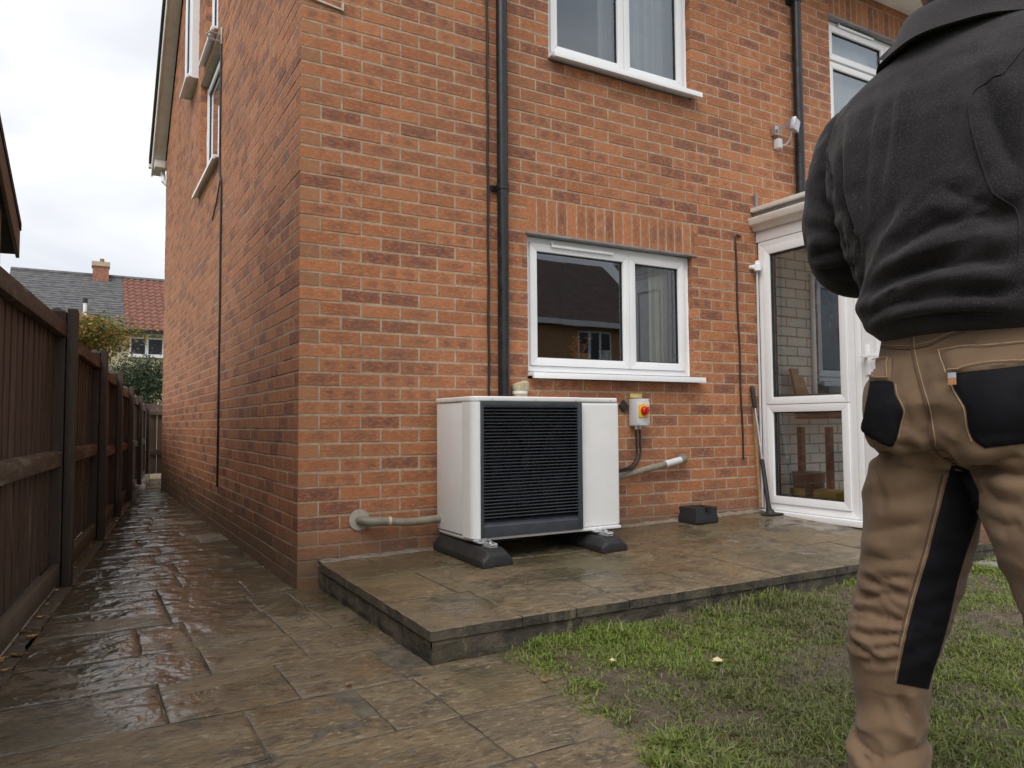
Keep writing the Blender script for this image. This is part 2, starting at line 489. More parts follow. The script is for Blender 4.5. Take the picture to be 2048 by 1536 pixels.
simple('box_grey', (.58, .59, .60), .4, .04, 12, dirt=.12, dirtcol=(.35, .33, .30))
simple('switch_yellow', (.72, .42, .02), .35, .06, 20)
simple('switch_red', (.52, .018, .012), .28, .08, 20)
simple('label_yellow', (.66, .52, .16), .6, .12, 30)
simple('pipe_lagging', (.21, .185, .14), .55, .16, 22, .3, dirt=.5, dirtcol=(.20, .17, .12))
simple('plaster_patch', (.36, .33, .28), .8, .15, 25, .4, dirt=.4, dirtcol=(.25, .22, .17))
simple('clay_pipe', (.47, .39, .26), .6, .15, 25, .3, dirt=.4, dirtcol=(.25, .21, .15))
simple('lead', (.25, .25, .25), .55, .15, 14, .2, metal=.3, dirt=.3)
simple('handle_wood', (.30, .17, .075), .5, .2, 40, .2)
simple('roof_tile_dark', (.035, .033, .032), .75, .25, 18, .5, dirt=.3, dirtcol=(.08, .085, .05))
simple('roof_slate', (.11, .11, .115), .65, .28, 5, .4, dirt=.45, dirtcol=(.16, .155, .10))
simple('roof_red', (.19, .075, .05), .7, .25, 6, .4, dirt=.35, dirtcol=(.10, .06, .05))
simple('roof_brown', (.13, .085, .066), .75, .3, 6, .4)
simple('cream_brick', (.50, .42, .27), .85, .12, 8, .4, dirt=.3, dirtcol=(.33, .27, .18))
simple('far_brick', (.30, .135, .085), .85, .25, 9, .4)
simple('opposite_brick', (.48, .26, .13), .85, .2, 9, .3)
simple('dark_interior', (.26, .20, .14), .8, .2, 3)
simple('wall_fillet', (.20, .175, .135), .8, .3, 30, .6, dirt=.6, dirtcol=(.09, .075, .055))
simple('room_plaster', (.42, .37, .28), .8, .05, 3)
simple('curtain_cream', (.80, .75, .60), .85, .05, 12)
simple('net_curtain', (.62, .67, .68), .85, .04, 12)
simple('ornament_orange', (.58, .22, .05), .5, .2, 30)
simple('ornament_white', (.70, .70, .68), .4, .08, 30)
simple('yellow_card', (.62, .42, .05), .55, .06, 12)
simple('plank_wood', (.38, .23, .10), .6, .15, 14, .2)
simple('painted_brick', (.80, .80, .76), .6, .05, 8, .2)
simple('brown_worktop', (.10, .045, .03), .35, .15, 14)
simple('bark', (.075, .055, .04), .9, .3, 30, .8)
simple('pale_stone', (.55, .49, .40), .8, .15, 20, .5, dirt=.4, dirtcol=(.2, .17, .12))
simple('leaf_yellow', (.52, .33, .06), .6, .25, 60)
simple('leaf_brown', (.22, .13, .055), .65, .3, 60)
simple('leaf_pale', (.55, .47, .27), .6, .2, 60)
simple('soil_dark', (.095, .072, .05), .85, .4, 40, .9)
simple('far_ground', (.10, .11, .055), .9, .25, 2, .3)
simple('grey_paving', (.27, .26, .235), .6, .2, 12, .4, dirt=.5, dirtcol=(.14, .125, .09))
simple('window_dark', (.03, .033, .036), .25, .1, 4)
# ------------------------------------------------------------------ ground and paving
g = MB(); g.quad((-400, -400, -.075), (400, -400, -.075), (400, 900, -.075), (-400, 900, -.075))
tag(g.build('ground', MAT['far_ground']), kind='structure')

def edge_x(y):            # left edge of the side path (it narrows towards the far end)
    return -1.183 + (y + .926)*.11343
def slab_mesh(poly, z0, zt, seed, amp=.0035, n=9, flat=False):
    """poly: 4 corners (x,y) ccw; a riven flag with worn arrises; zt(x,y) gives the bed level"""
    r = np.random.default_rng(seed)
    P = np.array(poly, float)
    s = np.concatenate([[0, .012], np.linspace(0, 1, n-2)[1:-1], [.988, 1]]); U, V = np.meshgrid(s, s, indexing='ij')
    X = (1-U)*(1-V)*P[0, 0]+U*(1-V)*P[1, 0]+U*V*P[2, 0]+(1-U)*V*P[3, 0]
    Y = (1-U)*(1-V)*P[0, 1]+U*(1-V)*P[1, 1]+U*V*P[2, 1]+(1-U)*V*P[3, 1]
    Z = np.vectorize(zt)(X, Y)+(fbm(X*9+seed, Y*14, seed)-.5)*2*amp + r.normal(0, .0009) + (U-.5)*r.normal(0, .0012) + (V-.5)*r.normal(0, .0012)
    E = (np.minimum(np.minimum(U, 1-U), np.minimum(V, 1-V)) < 1e-6)
    Z[E] -= .0008 + .0014*vnoise(X[E]*40, Y[E]*40, seed)
    # ragged edges
    X = X+np.where((U < 1e-6) | (U > 1-1e-6), (vnoise(Y*30, X*0+seed, 5)-.5)*.003+(vnoise(Y*95, X*0+seed, 6)-.5)*.002, 0)
    Y = Y+np.where((V < 1e-6) | (V > 1-1e-6), (vnoise(X*30, Y*0+seed, 9)-.5)*.003+(vnoise(X*95, Y*0+seed, 6)-.5)*.002, 0)
    vs = [(X[i, j], Y[i, j], Z[i, j]) for i in range(n) for j in range(n)]
    fs = [(i*n+j, (i+1)*n+j, (i+1)*n+j+1, i*n+j+1) for i in range(n-1) for j in range(n-1)]
    rim = [i*n for i in range(n)] + [(n-1)*n+j for j in range(1, n)] + [i*n+n-1 for i in range(n-2, -1, -1)] + [j for j in range(n-2, 0, -1)]
    b = len(vs); vs += [(vs[i][0], vs[i][1], z0(vs[i][0], vs[i][1]) if callable(z0) else z0) for i in rim]; k = len(rim)
    fs += [(rim[a], b+a, b+(a+1) % k, rim[(a+1) % k]) for a in range(k)]
    me = bpy.data.meshes.new('slab'); me.from_pydata(vs, [], fs)
    me.polygons.foreach_set('use_smooth', [True]*((n-1)*(n-1))+[False]*k)
    me.update(); me.materials.append(MAT['flagstone']); me.materials.append(MAT['stained_concrete'])
    me.polygons.foreach_set('material_index', [0]*((n-1)*(n-1))+[1]*k)
    return me

pb = MB()
ys = [-4.4, -3, -1.6, -1.40]
pb.add([(-1.75, -4.6, -.0028), (.5, -4.6, -.0028), (.5, -1.36, -.0028), (.13, -1.36, -.0028), (.13, .02, -.0028), (.02, .02, -.0028), (.02, 7.6, -.0028), (.02, 11.5, -.013),
        (edge_x(11.5)+.02, 11.5, -.0028), (edge_x(-1)+.02, -1, -.0028), (edge_x(-4.6)-.1, -4.6, -.0028)], [(0, 1, 2, 3, 4, 5, 6, 7, 8, 9, 10)])
path = tag(pb.build('path', MAT['joint_mortar'], fix=False), kind='structure')

rows = [-3.75, -3.37, -2.98, -2.61, -2.225, -1.905, -1.53, -1.15, -.78, -.355, .03, .42]
y = .42
while y < 11.2:
    y += random.uniform(.37, .42); rows.append(y)
rr = random.Random(5)
fixed = {  # cross joints read off the photograph, per row start
    -1.15: [-.575, -.235], -1.53: [-.745, -.37, -.015], -1.905: [-.545, -.205, -.005], -.78: [-.765, -.58, -.24, -.05], -.355: [-.62, -.25, -.06],
    .03: [-.62, -.22], -2.225: [-.60, -.012], -2.61: [-.86, -.36, .012], -2.98: [-.62, -.15]}
gap = .0024
for ri in range(len(rows)-1):
    y0, y1 = rows[ri], rows[ri+1]
    xr = .0 if y0 > -.1 else (.125 if y0 >= -1.39 else .46)
    if y0 == -1.53: xr = .46
    if y0 > 7.2: xr = .35
    xl0, xl1 = edge_x(y0), edge_x(y1)
    xs = list(fixed.get(y0, []))
    if not xs:
        x = xl0 + rr.uniform(.25, .55)
        while x < xr-.2:
            xs.append(x); x += rr.uniform(.34, .62)
    xs = [x for x in xs if xl0+.08 < x < xr-.04]
    ed = [None]+xs+[xr]
    for k in range(len(ed)-1):
        a0 = xl0 if k == 0 else ed[k]+gap; a1 = xl1 if k == 0 else ed[k]+gap
        b = ed[k+1]-gap
        if b-a0 < .05: continue
        yy1 = y1
        if y0 == -1.53 and a0 > -.1: yy1 = -1.428          # flag in front of the patio corner
        if y0 == -1.53 and k == len(ed)-2 and a0 < 0.05: pass
        me = slab_mesh([(a0, y0+gap), (b, y0+gap), (b, yy1-gap), (a1, yy1-gap)], -.03, lambda X, Y: 0.0, 100+ri*10+k, n=15 if y0 < 1 else 7)
        link('slab', me, path)

# soil strip between fence and path with leaf litter
sb = MB(); N = 160; W = 8
for i in range(N+1):
    yy = -2.2+i*(13.2/N)
    for j in range(W+1):
        xx = edge_x(yy)+.006-j*.030
        zz = -.006+.012*float(fbm(np.array(xx*18), np.array(yy*9), 3)) - .004*(j == 0)
        sb.v.append((xx, yy, zz))
sb.f = [(i*(W+1)+j, i*(W+1)+j+1, (i+1)*(W+1)+j+1, (i+1)*(W+1)+j) for i in range(N) for j in range(W)]; sb.mi = [0]*len(sb.f)
tag(sb.build('soil_strip', MAT['soil_dark'], smooth=True), kind='structure')

# ------------------------------------------------------------------ raised patio
def patio_z(x, y):
    t = min(1, max(0, (y+1.46)/1.46))
    zb = .138+.018*min(x, 4.2)
    return .122*(1-t)+zb*t
PX0, PX1, PY0 = .095, 5.2, -1.455
patio = MB()
def riser(pa, pb_):
    n = 90; mz = 7; nx_ = pb_[1]-pa[1], -(pb_[0]-pa[0]); ln_ = math.hypot(*nx_); nx_ = (nx_[0]/ln_, nx_[1]/ln_)
    b0 = len(patio.v)
    for i in range(n+1):
        a = [pa[k]+(pb_[k]-pa[k])*i/n for k in (0, 1)]
        for j in range(mz+1):
            zt_ = patio_z(*a)-.030; z_ = -.07+(zt_+.07)*j/mz
            o_ = .014*(float(fbm(np.array((a[0]+a[1])*14.), np.array(z_*30.), 5, 4))-.5)*(0.3 if j == mz else 1)+(.004 if j in (3,) else 0)
            patio.v.append((a[0]-nx_[0]*o_, a[1]-nx_[1]*o_, z_))
    for i in range(n):
        for j in range(mz): patio.f.append((b0+i*(mz+1)+j, b0+(i+1)*(mz+1)+j, b0+(i+1)*(mz+1)+j+1, b0+i*(mz+1)+j+1)); patio.mi.append(0)
riser((PX0+.009, .02), (PX0+.009, PY0+.009)); riser((PX0+.009, PY0+.009), (PX1, PY0+.009))
top = MB()
nx, ny = 20, 6
for i in range(nx):
    for j in range(ny):
        x0 = PX0+.022+(PX1-PX0-.022)*i/nx; x1 = PX0+.022+(PX1-PX0-.022)*(i+1)/nx
        y0 = PY0+.022-(PY0+.002)*j/ny; y1 = PY0+.022-(PY0+.002)*(j+1)/ny
        patio.quad((x0, y0, patio_z(x0, y0)-.034), (x1, y0, patio_z(x1, y0)-.034), (x1, y1, patio_z(x1, y1)-.034), (x0, y1, patio_z(x0, y1)-.034))
rv = []
for v in patio.v:
    v = list(v)
    if v[2] < patio_z(v[0], v[1])-.036 and v[2] > -.06: pass
    rv.append(tuple(v))
patio_o = tag(patio.build('patio', MAT['stained_concrete']), kind='structure')
# bed of mortar between the flags
bed = MB()
for i in range(nx):
    for j in range(ny):
        x0 = PX0+.012+(PX1-PX0-.012)*i/nx; x1 = PX0+.012+(PX1-PX0-.012)*(i+1)/nx
        y0 = PY0+.012-(PY0+.006)*j/ny; y1 = PY0+.012-(PY0+.006)*(j+1)/ny
        bed.quad((x0, y0, patio_z(x0, y0)-.0022), (x1, y0, patio_z(x1, y0)-.0022), (x1, y1, patio_z(x1, y1)-.0022), (x0, y1, patio_z(x0, y1)-.0022))
bed.build('mortar_bed', MAT['joint_mortar'], patio_o)
prow = [(-1.455, -1.00, [.47, .715, .975, 1.43, 1.88, 2.35, 2.8, 3.2, 3.6]), (-1.00, -.525, [.42, .78, 1.22, 1.68, 2.1, 2.6, 3.05, 3.5]),
        (-.525, -.07, [.335, .64, 1.1, 1.5, 1.83, 2.3, 2.75, 3.2])]
for ri, (y0, y1, xs) in enumerate(prow):
    ed = [PX0]+xs+[3.85]
    for k in range(len(ed)-1):
        a, b = ed[k]+(gap if k else 0), ed[k+1]-gap
        yy0 = y0+(gap if ri else 0)
        me = slab_mesh([(a, yy0), (b, yy0), (b, y1-gap), (a, y1-gap)], lambda X, Y: patio_z(X, Y)-.036, patio_z, 700+ri*40+k, amp=.003, n=21)
        link('slab', me, patio_o)
# cement fillet where patio meets wall
fl = MB()
n = 60
for i in range(n+1):
    x = PX0+.01+(3.36-PX0)*i/n
    w = .050+.016*math.sin(i*1.7)*math.sin(i*.7)
    fl.v += [(x, -.006-w-.02, patio_z(x, -.08)+.001), (x, -.004, patio_z(x, 0)+.006+.006*math.sin(i*2.3)*math.sin(i*.9)), (x, .02, patio_z(x, 0)+.012)]
fl.f = [(i*3+j, i*3+j+1, (i+1)*3+j+1, (i+1)*3+j) for i in range(n) for j in range(2)]; fl.mi = [0]*len(fl.f)
fl.build('cement_fillet', MAT['wall_fillet'], patio_o, smooth=True)
# ------------------------------------------------------------------ the house
house = empty('brick_house', (3.5, 3.6, 0), 'orange red brick house with white framed windows standing behind the white heat pump', 'house')
HL, HD, EAVE, RIDGE = 8.4, 7.3, 4.5, 7.45       # length along x, depth along y
ZC = lambda k: -.007+.075*k                      # underside of course k
BD = .1025                                       # brick depth
def gable_top(y): return EAVE+(RIDGE-EAVE)*(1-abs(y-HD/2)/(HD/2))

GW = (1.385, 2.742, ZC(15), ZC(27))              # ground window opening (u0,u1,z0,z1)
UW = (1.555, 2.765, ZC(42), ZC(57))
RW = (4.305, 5.95, ZC(42), ZC(56))
front_open = [GW, UW, RW, (4.42, 5.12, .2, 2.25)]
front_soldier = [(1.385, 2.765, ZC(27), ZC(30)), (4.305, 6.0, ZC(56), ZC(59))]
SW1 = (2.66, 3.92, ZC(41), ZC(56))
SW2 = (2.86, 3.62, ZC(57), ZC(72))
SW3 = (4.10, 4.66, ZC(58), ZC(77))
side_open = [SW1, SW2, SW3]
side_soldier = []

def cells(u0, u1, z0, z1, holes):
    us = sorted({u0, u1, *[h[0] for h in holes], *[h[1] for h in holes]}); zs = sorted({z0, z1, *[h[2] for h in holes], *[h[3] for h in holes]})
    us = [u for u in us if u0 <= u <= u1]; zs = [z for z in zs if z0 <= z <= z1]
    for a, b in zip(us[:-1], us[1:]):
        for c, d in zip(zs[:-1], zs[1:]):
            mu, mz = (a+b)/2, (c+d)/2
            if any(h[0] < mu < h[1] and h[2] < mz < h[3] for h in holes): continue
            yield a, b, c, d
def grow(h, e): return (h[0]-e, h[1]+e, h[2]-e, h[3]+e)
def wall_backing(name, u0, u1, z0, z1, holes, T, top=None):
    mb = MB(); hs = [grow(h, .004) for h in holes]
    for a, b, c, d in cells(u0, u1, z0, z1, hs):
        mb.quad(T(a, 0, c), T(b, 0, c), T(b, 0, d), T(a, 0, d)); mb.quad(T(a, .1, c), T(b, .1, c), T(b, .1, d), T(a, .1, d))
    for h in hs:
        a, b, c, d = h
        mb.quad(T(a, 0, c), T(a, .1, c), T(a, .1, d), T(a, 0, d)); mb.quad(T(b, 0, c), T(b, .1, c), T(b, .1, d), T(b, 0, d))
        mb.quad(T(a, 0, c), T(b, 0, c), T(b, .1, c), T(a, .1, c)); mb.quad(T(a, 0, d), T(b, 0, d), T(b, .1, d), T(a, .1, d))
    if top:
        for ya, yb in ((0, HD/2), (HD/2, HD)):
            for dd in (0, .1): mb.quad(T(ya, dd, z1), T(yb, dd, z1), T(yb, dd, gable_top(yb)), T(ya, dd, gable_top(ya)))
    return mb.build(name, MAT['mortar'], house, fix=False)
TF = lambda a, d, z: (a, d, z)
TS = lambda a, d, z: (d, a, z)
wall_f = wall_backing('front_wall', 0.0, HL, -.06, EAVE, front_open, TF)
# the gable windows reach above the eaves: split the side backing at the tops of those openings
smb = MB()
hs = [grow(h, .004) for h in side_open]
us = sorted({0.0, HD/2, HD, *[h[0] for h in hs], *[h[1] for h in hs]})
for a, b in zip(us[:-1], us[1:]):
    mid = (a+b)/2
    zs = [(-.06, None)]
    spans = []; lo = -.06
    for h in sorted([h for h in hs if h[0] < mid < h[1]], key=lambda q: q[2]):
        spans.append((lo, lo, h[2], h[2])); lo = h[3]
    spans.append((lo, lo, gable_top(a), gable_top(b)))
    for za, zb, zc_, zd in spans:
        for dd in (0, .1): smb.quad((dd, a, za), (dd, b, zb), (dd, b, zd), (dd, a, zc_))
for a, b, c, d in hs:
    smb.quad((0, a, c), (.1, a, c), (.1, a, d), (0, a, d)); smb.quad((0, b, c), (.1, b, c), (.1, b, d), (0, b, d))
    smb.quad((0, a, c), (0, b, c), (.1, b, c), (.1, a, c)); smb.quad((0, a, d), (0, b, d), (.1, b, d), (.1, a, d))
wall_s = smb.build('side_wall', MAT['mortar'], house, fix=False)
bk = MB(); bk.quad((0, HD, -.06), (HL, HD, -.06), (HL, HD, EAVE), (0, HD, EAVE)); bk.quad((HL, 0, -.06), (HL, HD, -.06), (HL, HD, EAVE), (HL, 0, EAVE))
bk.add([(HL, 0, EAVE), (HL, HD, EAVE), (HL, HD/2, RIDGE)], [(0, 1, 2)])
bk.build('rear_wall', MAT['far_brick'], house)

# bricks -----------------------------------------------------------
def brick_geo(L, H, r, d=BD, c=.0022, endmark=1.0, soldier=False, face=0.0):
    """local: x 0..L along the wall, y 0 = outer face .. d, z 0..H. Returns verts, faces, uv per corner, colour per face"""
    j = lambda s=.0009: r.uniform(-s, s)
    a = [(c+j(), j(.0008), c+j()), (L-c+j(), j(.0008), c+j()), (L-c+j(), j(.0008), H-c+j()), (c+j(), j(.0008), H-c+j())]
    b = [(j(.0005), c, j(.0006)), (L+j(.0005), c, j(.0006)), (L+j(.0005), c, H+j(.0006)), (j(.0005), c, H+j(.0006))]
    k = [(0, d, 0), (L, d, 0), (L, d, H), (0, d, H)]
    vs = a+b+k
    fs = [(0, 1, 2, 3), (0, 4, 5, 1), (1, 5, 6, 2), (2, 6, 7, 3), (3, 7, 4, 0), (4, 8, 9, 5), (5, 9, 10, 6), (6, 10, 11, 7), (7, 11, 8, 4)]
    r0, r1 = r.random(), r.random()
    cols = [(r0, r1, face)]*5+[(r0, r1, face), (r0, r1, endmark), (r0, r1, face), (r0, r1, endmark)]
    uvs = []
    for fi, f in enumerate(fs):
        for vi in f:
            x, y, z = vs[vi]
            if fi in (6, 8): uv = (y-d/2, z-H/2)
            elif fi in (5, 7): uv = (x-L/2, y)
            else: uv = (x-L/2, z-H/2)
            if soldier: uv = (uv[1], uv[0])
            uvs.append(uv)
    return vs, fs, uvs, cols
def brick_mesh(geos, name):
    V = []; Fs = []; UV = []; C = []
    for vs, fs, uv, co in geos:
        b = len(V); V += vs; Fs += [tuple(b+i for i in f) for f in fs]; UV += uv
        for f, c in zip(fs, co): C += [(*c, 1.0)]*len(f)
    me = bpy.data.meshes.new(name); me.from_pydata(V, [], Fs); me.update()
    ul = me.uv_layers.new(name='UVMap'); ul.data.foreach_set('uv', np.array(UV, np.float32).ravel())
    ca = me.color_attributes.new('rnd', 'FLOAT_COLOR', 'CORNER'); ca.data.foreach_set('color', np.array(C, np.float32).ravel())
    return me
bricks = []      # (wall, u0, z0, L, H, kind)
def lay(wall, u_end, holes, soldiers, k1, toplimit=None):
    hs = holes+soldiers
    for k in range(-1, k1):
        z0 = ZC(k)+.005; z1 = z0+.065
        stretcher_first = (k % 2 == 0) if wall == 'f' else (k % 2 == 1)
        # the corner brick belongs to whichever wall shows it as a stretcher
        u = -.0018 if stretcher_first else BD-.0018+.0095
        ue = u_end
        lo = -1
        if toplimit:
            t = toplimit(z0+.04)
            if t is None: continue
            lo, ue = t
        spans = [(u, ue)]
        while u < ue:
            L = .2155 if True else 0
            e = min(u+L, ue)
            segs = [(u, e)]
            for h in hs:
                if h[2]+.02 < z0+.0325 < h[3]-.02:
                    ns = []
                    for a, b in segs:
                        if b <= h[0] or a >= h[1]: ns.append((a, b)); continue
                        if a < h[0]-.02: ns.append((a, h[0]))
                        if b > h[1]+.02: ns.append((h[1], b))
                    segs = ns
            for a, b in segs:
                if b-a > .022 and a >= lo-.1: bricks.append((wall, a, z0, b-a, .065, 'n'))
            u = e+.0095
    for s in soldiers:
        n = int((s[1]-s[0])/.075)
        for i in range(n+1):
            a = s[0]+i*.0752
            if a+.065 > s[1]+.05: break
            bricks.append((wall, a, s[2]+.004, .065, .2155, 's'))
lay('f', HL, front_open, front_soldier, 60)
def glim(z):
    if z < EAVE: return (-1, HD)
    t = (z-EAVE)/(RIDGE-EAVE)*HD/2
    return None if t > HD/2-.15 else (t, HD-t)
lay('s', HD, side_open, side_soldier, 98, glim)

# close the small gaps left beside openings: the neighbouring brick runs up to the reveal
for i, (w_, u_, z_, L_, H_, k_) in enumerate(bricks):
    if k_ != 'n': continue
    for h in (front_open+front_soldier if w_ == 'f' else side_open):
        if h[2]+.02 < z_+.0325 < h[3]-.02:
            if 0 < u_-h[1] < .06: L_ = L_+(u_-h[1]); u_ = h[1]
            if 0 < h[0]-(u_+L_) < .06: L_ = h[0]-u_
    bricks[i] = (w_, u_, z_, L_, H_, k_)
def b_area(b):
    w, u, z, L, H, kd = b
    if w == 'f': c = [(u, 0, z), (u+L, 0, z), (u+L, 0, z+H), (u, 0, z+H)]
    else: c = [(0, u, z), (0, u+L, z), (0, u+L, z+H), (0, u, z+H)]
    q = [proj(p) for p in c]
    mx = sum(p[0] for p in q)/4; my = sum(p[1] for p in q)/4
    if not (0 < mx < 2048 and 0 < my < 1536): return 0
    if 868 < mx < 1240 and 792 < my < 1075: return 0
    if mx > 1600 and my > 250-(mx-1600)*.9: return 0
    if w == 'f' and my > 1000 and z < patio_z(u, 0)-.02: return 0
    A = 0
    for i in range(4): A += q[i][0]*q[(i+1) % 4][1]-q[(i+1) % 4][0]*q[i][1]
    return abs(A)/2
order = sorted(range(len(bricks)), key=lambda i: -b_area(bricks[i]))
single = set(order[:300])
rb = random.Random(3)
cache = {}
rest = []; painted = []
for i, (w, u, z, L, H, kd) in enumerate(bricks):
    corner = w == 's' and u < 0
    cornerf = w == 'f' and u < 0
    if i in single:
        key = (round(L, 3), H, kd, rb.randrange(26), w if (corner or cornerf) else '')
        if key not in cache:
            g_ = brick_geo(L, H, rb, endmark=1.0 if corner else .0, soldier=kd == 's')
            me = brick_mesh([g_], 'brick'); me.materials.append(MAT['brick']); cache[key] = me
        o = bpy.data.objects.new('brick', cache[key]); COL.objects.link(o)
        par = wall_f if w == 'f' else wall_s
        jz = rb.uniform(-.0012, .0012); jd = rb.uniform(-.0014, .0010)
        if w == 'f': o.location = (u, -.0018+jd, z+jz)
        else: o.location = (-.0018+jd, u+L, z+jz); o.rotation_euler = (0, 0, -math.pi/2)
        o.parent = par; o.matrix_parent_inverse = PM(par).inverted()
    else:
        vs, fs, uv, co = brick_geo(L, H, rb, endmark=1.0 if corner else 0.0, soldier=kd == 's')
        jd = rb.uniform(-.0014, .0010); jz = rb.uniform(-.0012, .0012)
        if w == 'f': vs = [(u+x, -.0018+jd+y, z+jz+zz) for x, y, zz in vs]
        else: vs = [(-.0018+jd+y, u+L-x, z+jz+zz) for x, y, zz in vs]
        (painted if (w == 'f' and u > 3.44 and z < 2.3) else rest).append((vs, fs, uv, co))
me = brick_mesh(rest, 'brickwork'); me.materials.append(MAT['brick'])
tag(link('brickwork', me, house), kind='stuff')
me = brick_mesh(painted, 'painted_brickwork'); me.materials.append(MAT['painted_brick'])
tag(link('painted_brickwork', me, house), 'white painted brickwork inside the glazed porch', kind='stuff')

# roof, verge and eaves ---------------------------------------------
ov = .17
rf = MB()
for sgn in (-1, 1):
    ye = -.34 if sgn < 0 else HD+.34
    ze = EAVE+.10-.34*(RIDGE-EAVE)/(HD/2)*.0
    sl = (RIDGE-EAVE)/(HD/2)
    z_e = EAVE+.17+(.0-.34)*sl+.12
    pts = [(-ov-.03, ye, z_e), (-ov-.03, HD/2, RIDGE+.29), (-ov-.03, HD/2, RIDGE+.40), (-ov-.03, ye, z_e+.11)]
    rf.prism(pts, (HL+ov+.3, 0, 0))
roof = rf.build('roof', MAT['roof_tile_dark'], house)
sl = (RIDGE-EAVE)/(HD/2)
for sgn in (-1, 1):
    ye = -.30 if sgn < 0 else HD+.30
    b = MB(); zb = EAVE+(-.30)*sl+.10
    b.prism([(-ov, ye, zb-.02), (-ov, HD/2, RIDGE+.10), (-ov, HD/2, RIDGE+.288), (-ov, ye, zb+.175)], (.02, 0, 0))
    b.build('bargeboard', MAT['aged_upvc'], house, bevel=.003)
    b = MB()
    b.prism([(-ov+.021, ye, zb), (-ov+.021, HD/2, RIDGE+.115), (-ov+.021, HD/2, RIDGE+.135), (-ov+.021, ye, zb+.02)], (ov-.03, 0, 0))
    b.build('verge_soffit', MAT['aged_upvc'], house)
b = MB(); b.box(-.15, HL, -.30, -.008, EAVE-.02, EAVE-.004); b.box(-.15, HL, -.32, -.302, EAVE-.03, EAVE+.15)
b.build('eaves_soffit', MAT['aged_upvc'], house)
b = MB(); b.box(-.15, HL, HD+.01, HD+.30, EAVE-.02, EAVE-.004); b.box(-.15, HL, HD+.302, HD+.32, EAVE-.03, EAVE+.15)
b.build('eaves_soffit', MAT['aged_upvc'], house)
b = MB(); b.box(-.145, -.012, HD+.012, HD+.30, EAVE-.10, EAVE-.022); b.build('eaves_box_end', MAT['aged_upvc'], house, bevel=.004)
b = MB(); b.prism([(-.20, HD+.325, EAVE-.02), (-.20, HD+.325, EAVE+.08), (-.20, HD+.43, EAVE+.08), (-.20, HD+.42, EAVE+.0), (-.20, HD+.38, EAVE-.03)], (HL+.2, 0, 0))
b.build('gutter', MAT['white_upvc'], house, bevel=.004)
b = MB(); b.tube([(-.03, HD+.22, EAVE-.03), (-.03, HD+.20, EAVE-.12), (-.03, HD+.1, EAVE-.22), (-.03, HD+.08, EAVE-.27), (.12, HD+.08, EAVE-.4)], .032, 10)
b.build('rear_downpipe', MAT['white_upvc'], house, smooth=True)

# windows ------------------------------------------------------------
def ring(mb, a0, a1, z0, z1, w, d0, d1, wb=None):
    wb = wb or w
    o = [(a0, z0), (a1, z0), (a1, z1), (a0, z1)]; i = [(a0+w, z0+wb), (a1-w, z0+wb), (a1-w, z1-w), (a0+w, z1-w)]
    for k in range(4):
        p = [o[k], o[(k+1) % 4], i[(k+1) % 4], i[k]]
        mb.prism([(q[0], d0, q[1]) for q in p], (0, d1-d0, 0))
def tm(mb, T): mb.v = [T(*v) for v in mb.v]; return mb
def window(op, T, lights, sill=True, rec=.05, so=.075, name='window', label=None, sill_over=.045, vents=(), tall=None):
    """lights: list of (a0,a1,z0,z1) fractions of the frame interior"""
    a0, a1, z0, z1 = op
    a0 += .006; a1 -= .006; z1 -= .012
    zb = z0+(.045 if sill else 0)
    fr = MB(); ring(fr, a0, a1, zb, z1, .036, rec, rec+.07)
    w = tm(fr, T).build(name, MAT['white_upvc'], house, bevel=.003)
    if label: w['label'] = label
    ia0, ia1, iz0, iz1 = a0+.036, a1-.036, zb+.036, z1-.036
    W_, H_ = ia1-ia0, iz1-iz0
    for (fa, fb, fc, fd) in lights:
        sa0, sa1, sz0, sz1 = ia0+W_*fa, ia0+W_*fb, iz0+H_*fc, iz0+H_*fd
        g_ = .0015
        s_ = MB(); ring(s_, sa0+g_, sa1-g_, sz0+g_, sz1-g_, .050, rec-.012, rec+.055)
        tm(s_, T).build('sash', MAT['white_upvc'], w, bevel=.004)
        k_ = MB(); ring(k_, sa0+.051, sa1-.051, sz0+.051, sz1-.051, .007, rec+.004, rec+.05)
        tm(k_, T).build('gasket', MAT['black_rubber'], w)
        p_ = MB(); p_.quad((sa0+.05, rec+.012, sz0+.05), (sa1-.05, rec+.012, sz0+.05), (sa1-.05, rec+.012, sz1-.05), (sa0+.05, rec+.012, sz1-.05))
        tm(p_, T).build('pane', MAT['window_glass'], w)
    for (fa, fb, fz) in vents:
        v_ = MB(); va, vb, vz = ia0+W_*fa, ia0+W_*fb, iz0+H_*fz
        v_.box(va, vb, rec-.030, rec-.012, vz, vz+.016); v_.box(va, va+.012, rec-.026, rec-.012, vz+.016, vz+.034)
        tm(v_, T).build('trickle_vent', MAT['white_upvc'], w, bevel=.003)
    if sill:
        s_ = MB()
        s_.prism([(a0-sill_over*0.2, rec+.07, z0+.044), (a0-sill_over*.2, -so, z0+.032), (a0-sill_over*.2, -so-.003, z0-.004), (a0-sill_over*.2, -so+.02, z0-.004), (a0-sill_over*.2, -so+.023, z0+.012), (a0-sill_over*.2, rec+.07, z0+.016)], (a1-a0+sill_over*1.2, 0, 0))
        tm(s_, T).build('sill', MAT['white_upvc'], w, bevel=.002)
    sl_ = MB()     # silicone bead round the frame, slightly ragged
    for aa in (op[0]+.003, op[1]-.003):
        pts = [(aa+random.uniform(-.0015, .0015), rec-.002+random.uniform(-.002, .002), zb+(z1-zb)*i/14) for i in range(15)]
        sl_.tube(pts, .006, 6)
    tm(sl_, T).build('sealant', MAT['white_upvc'], w, smooth=True)
    return w
gwin = window(GW, TF, [(0, .615, 0, 1), (.615, 1, 0, 1)], label='ground floor window with a fixed light and a narrow side light', vents=[(.12, .5, .975)])
